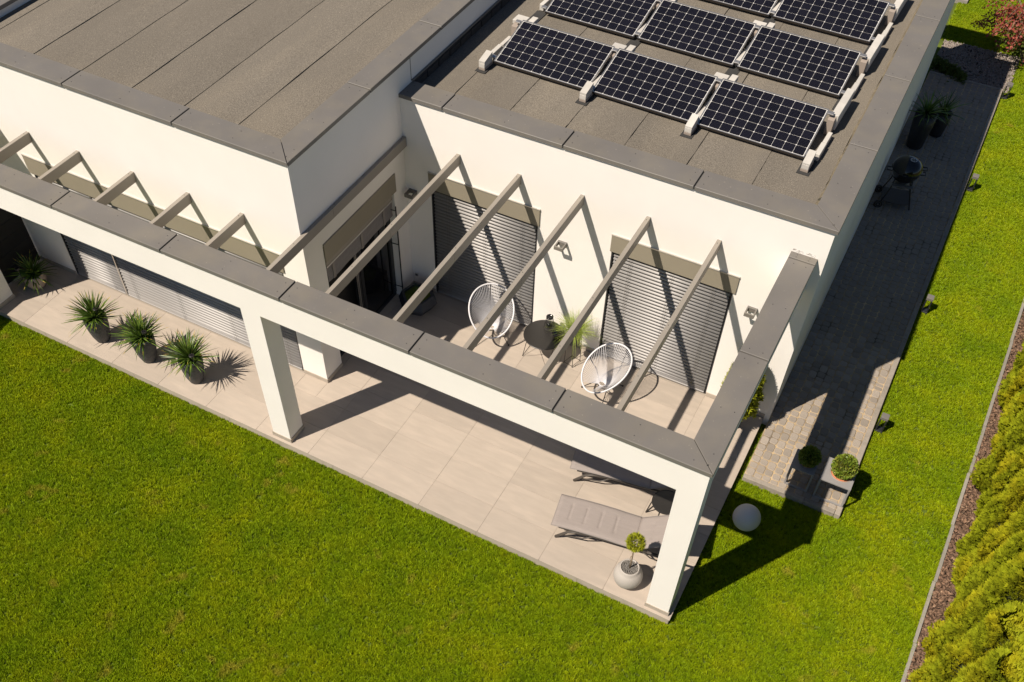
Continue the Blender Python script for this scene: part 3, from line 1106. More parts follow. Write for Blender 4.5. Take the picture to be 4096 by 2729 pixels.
# ------------------------------------------------------------------ bollard lights along the path
def bollard():
    t = thing('bollard_light', '', 'light', (0, 0, LAWN), 0, 'low path lights in the grass along the kerb')
    one_box('foot_plate', (-0.055, -0.055, 0), (0.055, 0.055, 0.05), M['dark_metal'], t, 0.003)
    for s in (-1, 1):
        one_box('upright', (s * 0.044 - 0.009, -0.05, 0.05), (s * 0.044 + 0.009, 0.05, 0.30), M['dark_metal'], t, 0.002)
    one_box('light_head', (-0.055, -0.055, 0.30), (0.055, 0.055, 0.352), M['coping'], t, 0.003)
    one_box('lens', (-0.032, -0.035, 0.293), (0.032, 0.035, 0.2995), M['warm_lens'], t)
    return t
b0 = bollard()
b0['label'] = 'path light nearest the boxwood tables, standing in full sun'
b0.location = (1.600, 4.60, LAWN)
dup(b0, 'second path light from the boxwood tables, at the end of the sunlit kerb', (1.632, 7.56, LAWN))
dup(b0, 'path light on the lawn edge level with the kettle grill', (1.660, 11.36, LAWN))
dup(b0, 'farthest path light, at the corner of the gravel bed by the red shrub', (1.690, 14.98, LAWN))

# ------------------------------------------------------------------ solar panels and their ballast
PL, PWd, PPI, PRP, PTI, PRO, PSH = 1.5374, 0.9221, 1.6078, 1.6863, 0.2514, -0.0284, -0.0388
P0 = Vector((-5.4749, 5.3366, 3.600))
cell_me = {}
def chamfer(bm, x0, y0, x1, y1, z, c):
    vs = [bm.verts.new((x, y, z)) for x, y in ((x0 + c, y0), (x1 - c, y0), (x1, y0 + c), (x1, y1 - c), (x1 - c, y1), (x0 + c, y1), (x0, y1 - c), (x0, y0 + c))]
    bm.faces.new(vs)
cwx, cwy = (PL - 0.044) / 10, (PWd - 0.044) / 6
bm = nb()
g = 0.0017
lo = []
c = 0.009
pts = [(g + c, g), (cwx - g - c, g), (cwx - g, g + c), (cwx - g, cwy - g - c), (cwx - g - c, cwy - g), (g + c, cwy - g), (g, cwy - g - c), (g, g + c)]
prism(bm, pts, 0.0, 0.0012)
for f in bm.faces:
    f.material_index = 0
for k in range(5):
    yy = cwy * (k + 1) / 6
    vs = [bm.verts.new(p) for p in ((g, yy - 0.0011, 0.0015), (cwx - g, yy - 0.0011, 0.0015), (cwx - g, yy + 0.0011, 0.0015), (g, yy + 0.0011, 0.0015))]
    f = bm.faces.new(vs)
    f.material_index = 1
cell = bpy.data.meshes.new('cell')
bm.to_mesh(cell)
bm.free()
cell.materials.append(M['cell'])
cell.materials.append(M['busbar'])
rown = ['front', 'second', 'third']
coln = ['left', 'middle', 'right']
def row_origin(r, x_off):
    cr, sr = math.cos(PRO), math.sin(PRO)
    lx, ly = x_off + r * PSH, r * PRP
    return Vector((P0.x + lx * cr - ly * sr, P0.y + lx * sr + ly * cr, P0.z))
def panel(r, c):
    t = thing('solar_panel', '', 'solar panel', row_origin(r, c * PPI), PRO, 'solar panels on the low roof')
    t.rotation_euler = (PTI, 0, PRO)
    t.rotation_mode = 'XYZ'
    one_box('backsheet', (0.016, 0.016, -0.012), (PL - 0.016, PWd - 0.016, -0.004), M['backsheet'], t)
    bm = nb()
    th = 0.014
    box(bm, (0, 0, -0.038), (PL, th, 0.002))
    box(bm, (0, PWd - th, -0.038), (PL, PWd, 0.002))
    box(bm, (0, th, -0.038), (th, PWd - th, 0.002))
    box(bm, (PL - th, th, -0.038), (PL, PWd - th, 0.002))
    fr = obj('panel_frame', bm, [M['alu'], M['panel_side']], t)
    for p in fr.data.polygons:
        if p.normal.y < -0.9 or p.normal.y > 0.9:
            p.material_index = 1
    for i in range(10):
        for j in range(6):
            mobj('cell', cell, None, t, loc=(0.022 + i * cwx, 0.022 + j * cwy, -0.0035))
    return t
p0 = panel(0, 0)
for r in range(3):
    for cc in range(3):
        lab = '%s solar panel of the %s row on the low roof' % (coln[cc], rown[r])
        if r == 0 and cc == 0:
            p0['label'] = lab
            continue
        q = dup(p0, lab)
        q.location = row_origin(r, cc * PPI)
        q.rotation_euler = (PTI, 0, PRO)

def wedge(bm, x0, x1, y0, y1, z0, zf, zb, bev=0.004):
    vs = [bm.verts.new(p) for p in ((x0, y0, z0), (x1, y0, z0), (x1, y1, z0), (x0, y1, z0), (x0, y0, zf), (x1, y0, zf), (x1, y1, zb), (x0, y1, zb))]
    for q in ((3, 2, 1, 0), (4, 5, 6, 7), (0, 1, 5, 4), (1, 2, 6, 5), (2, 3, 7, 6), (3, 0, 4, 7)):
        bm.faces.new([vs[i] for i in q])
zr = ROOF_R + 0.007 - P0.z
rise = PWd * math.sin(PTI)
run = PWd * math.cos(PTI)
def stand(r, c):
    xg = c * PPI - 0.5 * (PPI - PL) - (0.055 if c == 0 else 0) + (0.045 if c == 3 else 0)
    t = thing('panel_stand', '', 'panel stand', row_origin(r, xg), PRO, 'concrete ballast stands of the solar panels')
    bm = nb()
    box(bm, (-0.085, -0.26, zr - 0.004), (0.085, 0.10, zr + 0.008))
    obj('pad', bm, M['felt_dark'], t)
    if r == 0:
        bm = nb()
        box(bm, (-0.052, -0.205, zr + 0.008), (0.052, 0.04, zr + 0.045), 0.003)
        obj('rail_end', bm, M['pot_bowl'], t)
        bm = nb()
        box(bm, (-0.050, -0.205, zr + 0.047), (0.050, 0.03, zr + 0.118), 0.004)
        obj('concrete_block', bm, M['concrete'], t)
        bm = nb()
        wedge(bm, -0.050, 0.050, -0.203, 0.03, zr + 0.121, zr + 0.150 if c in (0, 1) else zr + 0.14, zr + 0.205)
        obj('concrete_block', bm, M['concrete'], t)
    # sleeper under the panel edge
    bm = nb()
    dx = -0.03 if c == 0 else (0.055 if c == 3 else 0.0)
    box(bm, (dx - 0.035, 0.12, zr + 0.006), (dx + 0.035, 0.42, zr + 0.11), 0.004)
    box(bm, (dx - 0.030, 0.45, zr + 0.006), (dx + 0.030, 0.72, zr + 0.10), 0.004)
    obj('sleeper', bm, M['concrete'], t)
    # leg under the high edge
    bm = nb()
    wedge(bm, -0.045, 0.045, run - 0.12, run + 0.02, zr + 0.006, rise - 0.08, rise - 0.05)
    obj('leg', bm, M['pot_bowl'], t)
    if c < 3:
        bm = nb()
        h = rise - 0.045
        o_ = 0.02 if c == 0 else 0.0
        box(bm, (-0.13 + o_, run + 0.030, h - 0.075), (0.07 + o_, run + 0.215, h - 0.012), 0.005)
        box(bm, (-0.10, run + 0.05, zr + 0.006), (0.12, run + 0.22, h - 0.080), 0.005)
        obj('concrete_block', bm, M['concrete'], t)
        bm = nb()
        box(bm, (0.078 + o_, run + 0.045, h - 0.105), (0.175 + o_, run + 0.31, h - 0.035), 0.005)
        obj('concrete_block', bm, M['concrete'], t)
        if c > 0:
            bm = nb()
            box(bm, (-0.26, run + 0.075, h - 0.150), (0.33, run + 0.10, h - 0.125))
            obj('tie_rail', bm, M['alu'], t)
    else:
        bm = nb()
        box(bm, (-0.03, run - 0.03, zr + 0.05), (0.075, run + 0.30, rise - 0.04), 0.005)
        obj('concrete_block', bm, M['concrete'], t)
        bm = nb()
        box(bm, (-0.03, run + 0.305, zr + 0.05), (0.075, PRP - 0.06, rise - 0.045), 0.005)
        obj('concrete_block', bm, M['concrete'], t)
    bm = nb()
    zc = 0.006
    Mx = Matrix.Rotation(PTI, 4, 'X')
    off = 0.045 if c == 0 else (-0.035 if c == 3 else 0.0)
    for yy in (0.05, PWd - 0.09):
        box(bm, (-0.042 + off, yy, zc - 0.012), (0.042 + off, yy + 0.055, zc + 0.010), 0.003, Mx)
    obj('clamp', bm, M['alu'], t)
    return t
posn = ['left end', 'first joint', 'second joint', 'right end']
for r in range(3):
    for c in range(4):
        if r == 2 and c < 1:
            continue
        stand(r, c)['label'] = 'pale concrete ballast stand at the %s of the %s solar row' % (posn[c], rown[r])

# ------------------------------------------------------------------ string chairs
def chair_geo():
    t = thing('string_chair', '', 'chair', (0, 0, 0), 0, 'white string chairs on the terrace')
    back, front = Vector((0, 0.355, 0.850)), Vector((0, -0.355, 0.345))
    c_ = (back + front) / 2
    ax = (back - front) / 2
    up = Vector((0, -ax.z, ax.y)).normalized()
    def rim(a):
        s = math.cos(a)
        wx = 0.355 * math.sin(a) * (1 + 0.06 * s)
        p = c_ + ax * s + Vector((wx, 0, 0))
        return p - up * 0.020 * math.cos(2 * a)
    n = 64
    R_ = [rim(2 * PI * k / n) for k in range(n)]
    bm = nb()
    tube(bm, R_, 0.0135, 8, closed=True)
    obj('rim', bm, M['plastic_cord'], t, True)
    hc = Vector((0.0, -0.03, 0.265))
    hn = (Vector((0, 0.22, 0.9))).normalized()
    e1 = Vector((1, 0, 0))
    e2 = hn.cross(e1).normalized()
    H = lambda a: hc + e1 * 0.052 * math.sin(a) + e2 * 0.050 * math.cos(a)
    bm = nb()
    tube(bm, [H(2 * PI * k / 20) for k in range(20)], 0.008, 6, closed=True)
    obj('seat_ring', bm, M['plastic_cord'], t, True)
    for k in range(76):
        a = 2 * PI * (k + 0.5) / 76
        if math.cos(a) < -0.955:
            continue
        A, B = rim(a), H(a)
        mid = A.lerp(B, 0.5) - up * 0.012
        bm = nb()
        tube(bm, [A, mid, B], 0.0036, 5)
        obj('cord', bm, M['plastic_cord'], t)
    feet = [(0.27, -0.20), (-0.27, -0.20), (0.0, 0.375)]
    for i, (fx, fy) in enumerate(feet):
        bm = nb()
        if i < 2:
            s = 1 if fx > 0 else -1
            q = rim(s * 1.75)
            tube(bm, [(fx, fy, 0.012), (fx * 0.42, fy * 0.15 + 0.02, 0.235), (fx * 0.8, fy * 0.0 + 0.0, 0.36), q + Vector((0, 0, -0.015))], 0.0075, 6)
        else:
            tube(bm, [(fx, fy, 0.012), (0, 0.14, 0.225), (0, 0.05, 0.245)], 0.0075, 6)
            tube(bm, [(0, 0.14, 0.225), (0, 0.26, 0.42), (0, 0.352, 0.835)], 0.0075, 6)
        obj('leg', bm, M['black_metal'], t)
        bm = nb()
        lathe(bm, [(0, 0.0), (0.014, 0.0), (0.014, 0.022), (0, 0.026)], 10, (fx, fy))
        obj('foot_cap', bm, M['matt_black'], t)
    bm = nb()
    tube(bm, [(0.115 * math.cos(2 * PI * k / 18), 0.03 + 0.115 * math.sin(2 * PI * k / 18), 0.238) for k in range(18)], 0.007, 6, closed=True)
    obj('under_ring', bm, M['black_metal'], t)
    return t
def face(dx, dy):                      # rotation so that local -Y looks along (dx, dy)
    return math.atan2(dx, -dy)
ch = chair_geo()
ch['label'] = 'white string chair at the edge of the shade, left of the black table'
ch.location = (-4.446, 3.395, 0)
ch.rotation_euler = (0, 0, face(0.515, -0.857))
dup(ch, 'white string chair in full sun, right of the black table and plant stand', (-2.352, 3.125, 0), face(-0.565, -0.825))

# ------------------------------------------------------------------ round black table and the glass on it
tb = thing('round_table', 'round black terrace table with thin wire legs between the two string chairs', 'table', (-3.533, 3.455, 0), 0)
bm = nb()
lathe(bm, [(0, 0.435), (0.322, 0.435), (0.330, 0.441), (0.330, 0.449), (0.324, 0.453), (0.318, 0.450), (0, 0.450)], 56)
obj('tabletop', bm, M['matt_black'], tb, False)
for k in range(4):
    a0 = 0.62 + k * PI / 2
    p = Vector((math.cos(a0) * 0.335, math.sin(a0) * 0.335, 0.008))
    q1 = Vector((math.cos(a0 - 0.55) * 0.25, math.sin(a0 - 0.55) * 0.25, 0.435))
    q2 = Vector((math.cos(a0 + 0.55) * 0.25, math.sin(a0 + 0.55) * 0.25, 0.435))
    bm = nb()
    tube(bm, [q1, p, q2], 0.006, 6)
    obj('leg', bm, M['black_metal'], tb)
gl = bpy.data.materials.new('smoked_glass')
gl.use_nodes = True
gb = gl.node_tree.nodes['Principled BSDF']
gb.inputs['Base Color'].default_value = (0.35, 0.34, 0.33, 1)
gb.inputs['Transmission Weight'].default_value = 0.9
gb.inputs['Roughness'].default_value = 0.03
gb.inputs['IOR'].default_value = 1.1
vz = thing('wire_lantern', 'tapering wire lantern with a black top standing on the back of the round table', 'lantern', (-3.545, 3.645, 0.450), 0)
bm = nb()
for k in range(26):
    a = 2 * PI * k / 26
    tube(bm, [(0.085 * math.cos(a), 0.085 * math.sin(a), 0.004), (0.052 * math.cos(a), 0.052 * math.sin(a), 0.20)], 0.0015, 4)
obj('wire_cage', bm, M['black_metal'], vz)
bm = nb()
lathe(bm, [(0.088, 0), (0.092, 0.005), (0.088, 0.010), (0.0, 0.008)], 28)
obj('base_ring', bm, M['black_metal'], vz)
bm = nb()
lathe(bm, [(0.050, 0.198), (0.056, 0.202), (0.057, 0.225), (0.050, 0.228), (0.045, 0.212), (0.0, 0.205)], 28)
obj('top_ring', bm, M['black_paint'], vz, True)
bm = nb()
lathe(bm, [(0, 0.01), (0.042, 0.012), (0.047, 0.03), (0.042, 0.075), (0.034, 0.09), (0, 0.088)], 24)
obj('candle_cup', bm, M['black_paint'], vz, True)
kb = thing('black_vase', 'low black faceted glass vase on the round table below the grass blades', 'vase', (-3.345, 3.530, 0.450), 0.3)
bm = nb()
lathe(bm, [(0, 0.001), (0.055, 0.001), (0.088, 0.045), (0.082, 0.10), (0.045, 0.145), (0.040, 0.165), (0.046, 0.172), (0.038, 0.165), (0.030, 0.10), (0, 0.06)], 8)
obj('vase_body', bm, M['black_paint'], kb)

# ------------------------------------------------------------------ plant builders
def ribbon(bm, pts, w0, w1, side, fold=0.25):
    n = len(pts)
    rows = []
    for i, p in enumerate(pts):
        t = i / (n - 1)
        wd = w0 * (1 - t) ** 0.7 + w1 if t < 1 else w1
        if i == 0:
            wd *= 0.6
        T = (pts[min(i + 1, n - 1)] - pts[max(i - 1, 0)]).normalized()
        nrm = side.cross(T).normalized()
        rows.append((bm.verts.new(p - side * wd), bm.verts.new(p - nrm * wd * fold), bm.verts.new(p + side * wd)))
    for A, B in zip(rows, rows[1:]):
        bm.faces.new((A[0], A[1], B[1], B[0]))
        bm.faces.new((A[1], A[2], B[2], B[1]))

def leaf_mesh(L_, w_, droop, name='leaf', tip=False):
    bm = nb()
    pts = []
    for i in range(7):
        t = i / 6
        pts.append(Vector((L_ * (t - 0.10 * droop * t * t), 0, L_ * (0.10 * t - droop * t * t * 0.62))))
    ribbon(bm, pts, w_, 0.0008, Vector((0, 1, 0)))
    me = bpy.data.meshes.new(name)
    bm.to_mesh(me)
    bm.free()
    me.materials.append(M['yucca'])
    me.materials.append(M['leaf_dry'])
    if tip:
        for i, p in enumerate(me.polygons):
            if i >= 10:
                p.material_index = 1
    me.polygons.foreach_set('use_smooth', [True] * len(me.polygons))
    return me
LEAVES = [leaf_mesh(0.43, 0.0145, d, tip=tp) for d, tp in ((0.10, False), (0.22, False), (0.36, False), (0.55, True), (0.28, False), (0.15, True))]
LEAVES_W = [leaf_mesh(0.42, 0.020, d, tip=tp) for d, tp in ((0.12, False), (0.30, False), (0.55, False), (0.40, True))]

def spiky(parent, n, z, meshes, e0=84, e1=-8, scale=1.0, lean=(0, 0), seed=1, spread=0.05):
    r = random.Random(seed)
    for i in range(n):
        f = (i + 0.5) / n
        az = i * 2.39996 + r.uniform(-.25, .25)
        el = math.radians(e0 + (e1 - e0) * f ** 0.85 + r.uniform(-9, 9))
        me = meshes[min(len(meshes) - 1, int(r.random() * len(meshes)))]
        o = mobj('leaf', me, None, parent)
        o.rotation_euler = (r.uniform(-.5, .5), -el, az)
        rad = spread * f
        o.location = (rad * math.cos(az) + lean[0], rad * math.sin(az) + lean[1], z - 0.03 * f)
        s = scale * r.uniform(0.78, 1.12)
        o.scale = (s, s * r.uniform(.8, 1.15), s)

def pot_lathe(prof, m, parent, n=40, smooth=True, name='pot'):
    bm = nb()
    lathe(bm, prof, n)
    return obj(name, bm, m, parent, smooth)

def yucca_pot(x, y, seed, label, n=175):
    t = thing('potted_yucca', label, 'potted plant', (x, y, 0.001), seed * 1.3, 'ribbed dark pots of spiky leaves in the row')
    p = pot_lathe([(0, 0), (0.095, 0), (0.110, 0.014), (0.145, 0.13), (0.168, 0.27), (0.182, 0.41), (0.184, 0.48), (0.177, 0.512), (0.166, 0.512), (0.163, 0.47), (0, 0.465)], M['pot_dark'], t)
    pot_lathe([(0, 0.467), (0.163, 0.472)], M['soil'], t, name='soil')
    spiky(t, n, 0.505, LEAVES, 88, 2, 1.0, seed=seed)
    return t
yucca_pot(-9.955, 0.345, 3, 'spiky leaved plant in a ribbed dark pot, leftmost of the row of three')
yucca_pot(-8.995, 0.360, 5, 'spiky leaved plant in a ribbed dark pot, middle of the row of three')
yucca_pot(-8.050, 0.370, 9, 'spiky leaved plant in a ribbed dark pot, rightmost of the row of three')

def stake_light(x, y, z, zb, label):
    t = thing('stake_light', label, 'garden light', (x, y, 0), 0, 'small black stake lights in the pots')
    bm = nb()
    tube(bm, [(0.0, 0, zb), (0.0, 0, z)], 0.006, 6)
    obj('stake', bm, M['dark_metal'], t)
    bm = nb()
    lathe(bm, [(0, z), (0.036, z), (0.042, z + 0.01), (0.042, z + 0.028), (0.036, z + 0.033), (0, z + 0.033)], 20)
    obj('light_disc', bm, M['matt_black'], t, False)
    bm = nb()
    lathe(bm, [(0.0, z + 0.0335), (0.030, z + 0.0335)], 16)
    obj('solar_top', bm, M['cell'], t)
stake_light(-9.84, 0.345, 0.70, 0.43, 'black stake light in the leftmost of the three ribbed pots')
stake_light(-8.83, 0.320, 0.70, 0.43, 'black stake light in the middle one of the three ribbed pots')
stake_light(-7.87, 0.280, 0.70, 0.43, 'black stake light in the ribbed pot nearest the pergola post')
stake_light(-11.79, 0.545, 0.55, 0.25, 'black stake light in the shaded bowl by the dark fence')

t = thing('bowl_of_leaves', 'pale bowl of broad strappy leaves in the shade at the left end of the terrace', 'potted plant', (-11.81, 0.77, 0.001), 0.4)
pot_lathe([(0, 0), (0.10, 0), (0.13, 0.02), (0.172, 0.11), (0.182, 0.19), (0.170, 0.265), (0.155, 0.285), (0.145, 0.275), (0.14, 0.25), (0, 0.245)], M['pot_bowl'], t)
spiky(t, 90, 0.30, LEAVES_W, 86, -25, 0.92, seed=21)

# hexagonal planter in the shady corner
t = thing('hexagonal_planter', 'blue-black faceted planter of low grass in the shaded corner by the door', 'planter', (-5.83, 3.40, 0.001), 0.25)
def hexring(r, z, ox=0, oy=0, sx=1.0, sy=1.0):
    return [(ox + sx * r * math.cos(k * PI / 3), oy + sy * r * math.sin(k * PI / 3), z) for k in range(6)]
bm = nb()
rings = [[bm.verts.new(p) for p in hexring(*a)] for a in ((0.19, 0), (0.335, 0.20), (0.275, 0.345), (0.235, 0.345), (0.245, 0.27))]
bm.faces.new(rings[0][::-1])
for A, B in zip(rings, rings[1:]):
    for k in range(6):
        bm.faces.new((A[k], A[(k + 1) % 6], B[(k + 1) % 6], B[k]))
obj('planter_body', bm, M['pot_blue'], t)
bm = nb()
bm.faces.new([bm.verts.new(p) for p in hexring(0.243, 0.285)])
obj('soil', bm, M['soil'], t)
def blades(parent, n, z, L_, m, rad, droop=0.7, wd=0.0022, seed=1, name='blades'):
    r = random.Random(seed)
    bm = nb()
    for i in range(n):
        az = r.uniform(0, 2 * PI)
        el = math.radians(r.triangular(5, 88, 66))
        l = L_ * r.uniform(0.6, 1.1)
        rr = rad * math.sqrt(r.random())
        o_ = Vector((rr * math.cos(az), rr * math.sin(az), z))
        d = Vector((math.cos(az) * math.cos(el), math.sin(az) * math.cos(el), math.sin(el)))
        sd_ = Vector((-math.sin(az + r.uniform(-.6, .6)), math.cos(az), 0)).normalized()
        dr = droop * r.uniform(0.4, 1.2)
        pts = [o_ + d * l * t_ + Vector((math.cos(az) * 0.18, math.sin(az) * 0.18, -0.62)) * l * dr * t_ ** 2.2 for t_ in (0, .25, .5, .75, 1.0)]
        n_ = len(pts)
        rows = [(bm.verts.new(p - sd_ * wd * (1 - .8 * k / (n_ - 1))), bm.verts.new(p + sd_ * wd * (1 - .8 * k / (n_ - 1)))) for k, p in enumerate(pts)]
        for A, B in zip(rows, rows[1:]):
            bm.faces.new((A[0], A[1], B[1], B[0]))
    o = obj(name, bm, m, parent, True)
    return o
o = blades(t, 150, 0.285, 0.17, M['sedge_dark'], 0.14, 0.7, 0.0028, 4, 'foliage')
o['kind'] = 'stuff'

# sedge in a black pot on a wire stand
t = thing('plant_stand', 'thin black wire stand holding a dark pot beside the round table', 'plant stand', (-3.045, 3.56, 0), 0.15)
for i, (fx, fy) in enumerate(((-0.13, -0.10), (0.02, -0.15), (0.10, 0.02), (-0.05, 0.07))):
    bm = nb()
    tube(bm, [(fx, fy, 0.004), (fx * 0.85, fy * 0.85, 0.66)], 0.0055, 6)
    obj('leg', bm, M['black_metal'], t)
bm = nb()
tube(bm, [(-0.13, -0.10, 0.03), (0.02, -0.15, 0.03), (0.10, 0.02, 0.03), (-0.05, 0.07, 0.03)], 0.005, 6, closed=True)
tube(bm, [(0.115 * math.cos(2 * PI * k / 20) - 0.015, 0.115 * math.sin(2 * PI * k / 20) - 0.04, 0.50) for k in range(20)], 0.005, 6, closed=True)
obj('stand_ring', bm, M['black_metal'], t)
t = thing('potted_sedge', 'black pot of bright arching grass raised on the wire stand', 'potted plant', (-3.06, 3.535, 0.42), 0)
pot_lathe([(0, 0), (0.08, 0), (0.095, 0.02), (0.108, 0.23), (0.112, 0.25), (0.100, 0.25), (0.098, 0.21), (0, 0.20)], M['pot_black'], t)
o = blades(t, 620, 0.22, 0.43, M['sedge'], 0.06, 0.72, 0.0026, 8, 'foliage')
o['kind'] = 'stuff'

# ------------------------------------------------------------------ sphere pot with standard conifer
t = thing('lollipop_conifer', 'round pale pot with a small yellow-green conifer ball on a bare stem', 'potted plant', (-0.715, 0.255, 0.001), 0)
prof = [(0, 0), (0.075, 0)]
for k in range(1, 13):
    a = -1.16 + (2.16) * k / 13
    prof.append((0.192 * math.cos(a), 0.196 + 0.205 * math.sin(a)))
prof += [(0.127, 0.388), (0.116, 0.392), (0.112, 0.375), (0.110, 0.355), (0, 0.355)]
pot_lathe(prof, M['pot_grey'], t, 56)
chips('gravel', 420, lambda: (lambda a, r: (r * math.cos(a), r * math.sin(a), 0.358 + rng.uniform(0, 0.012)))(rng.uniform(0, 2 * PI), 0.108 * math.sqrt(rng.uniform())), 0.020, 0.7, M['coping'], 'stuff', t)
bm = nb()
tube(bm, [(0, 0, 0.355), (0.004, 0.004, 0.55), (0.0, 0.006, 0.72), (0.003, 0.01, 0.90)], [0.012, 0.010, 0.010, 0.007], 8)
tube(bm, [(0.004, 0.004, 0.52), (-0.022, 0.0, 0.56), (-0.018, 0.004, 0.62), (0.0, 0.006, 0.66)], 0.004, 6)
obj('trunk', bm, M['bark_trunk'], t, True)
def sprays(n, sampler, m, name, parent, seed=1, kind=None):
    """n three-fingered sprays; sampler(r) -> base, outward direction, length, width"""
    r = np.random.default_rng(seed)
    V, F = [], []
    for i in range(n):
        p, d, l, wd = sampler(r)
        d = d / np.linalg.norm(d)
        s = np.cross(d, r.normal(size=3))
        s /= np.linalg.norm(s) + 1e-9
        nn = np.cross(s, d)
        for a in (-0.55, 0.0, 0.55):
            dd = d * math.cos(a) + s * math.sin(a) + nn * r.uniform(-.15, .15)
            ss = s * math.cos(a) - d * math.sin(a)
            ll = l * (1.0 if a == 0 else 0.72)
            k = len(V)
            b = p + d * l * (0.0 if a == 0 else 0.16)
            V += [tuple(b - ss * wd * .25), tuple(b + ss * wd * .25), tuple(b + dd * ll * .55 + ss * wd * .5), tuple(b + dd * ll), tuple(b + dd * ll * .55 - ss * wd * .5)]
            F += [(k, k + 1, k + 2), (k, k + 2, k + 4), (k + 4, k + 2, k + 3)]
    me = np_mesh(name, V, F)
    o = mobj(name, me, m, parent)
    if kind:
        o['kind'] = kind
    return o
def ball_sampler(c, R_, l, wd, lump=0.1, up=0.0):
    def f(r):
        d = r.normal(size=3)
        d /= np.linalg.norm(d)
        rr = R_ * (0.60 + 0.30 * r.uniform() + lump * math.sin(7 * d[0] + 3) * math.sin(6 * d[1]) * math.sin(8 * d[2] + 1))
        p = np.array(c) + d * rr
        dd = d + r.normal(size=3) * 0.35 + np.array([0, 0, up])
        return p, dd, l * r.uniform(0.7, 1.2), wd
    return f
sprays(1500, ball_sampler((0.003, 0.01, 0.965), 0.118, 0.038, 0.006), M['topiary'], 'crown', t, 3)

# ------------------------------------------------------------------ upright thuja by the wall under the pergola arm
t = thing('potted_thuja', 'yellow-green upright conifer in a dark pot against the wall under the pergola arm', 'potted plant', (-0.40, 3.53, 0.001), 0)
pot_lathe([(0, 0), (0.12, 0), (0.15, 0.20), (0.155, 0.24), (0.14, 0.24), (0.13, 0.20), (0, 0.19)], M['pot_black'], t)
bm = nb()
tube(bm, [(0, 0, 0.18), (0, 0, 1.2)], [0.025, 0.008], 8)
obj('trunk', bm, M['bark_trunk'], t)
def egg(zb, zt, R_, l, wd):
    def f(r):
        u = r.uniform() ** 0.9
        z = zb + (zt - zb) * u
        prof_ = R_ * min(1.0, (u * 4.2 + 0.25)) * math.sqrt(max(0.0, 1 - max(0, u - 0.25) ** 2 / 0.58))
        a = r.uniform(0, 2 * PI)
        rr = prof_ * (0.62 + 0.36 * r.uniform() + 0.13 * math.sin(5 * a + 9 * u) * math.sin(11 * u))
        p = np.array([rr * math.cos(a), rr * math.sin(a), z])
        d = np.array([math.cos(a) * .8, math.sin(a) * .8, 0.75]) + r.normal(size=3) * 0.25
        return p, d, l * r.uniform(.7, 1.25), wd
    return f
sprays(3400, egg(0.15, 1.42, 0.265, 0.080, 0.020), M['topiary'], 'crown', t, 5)

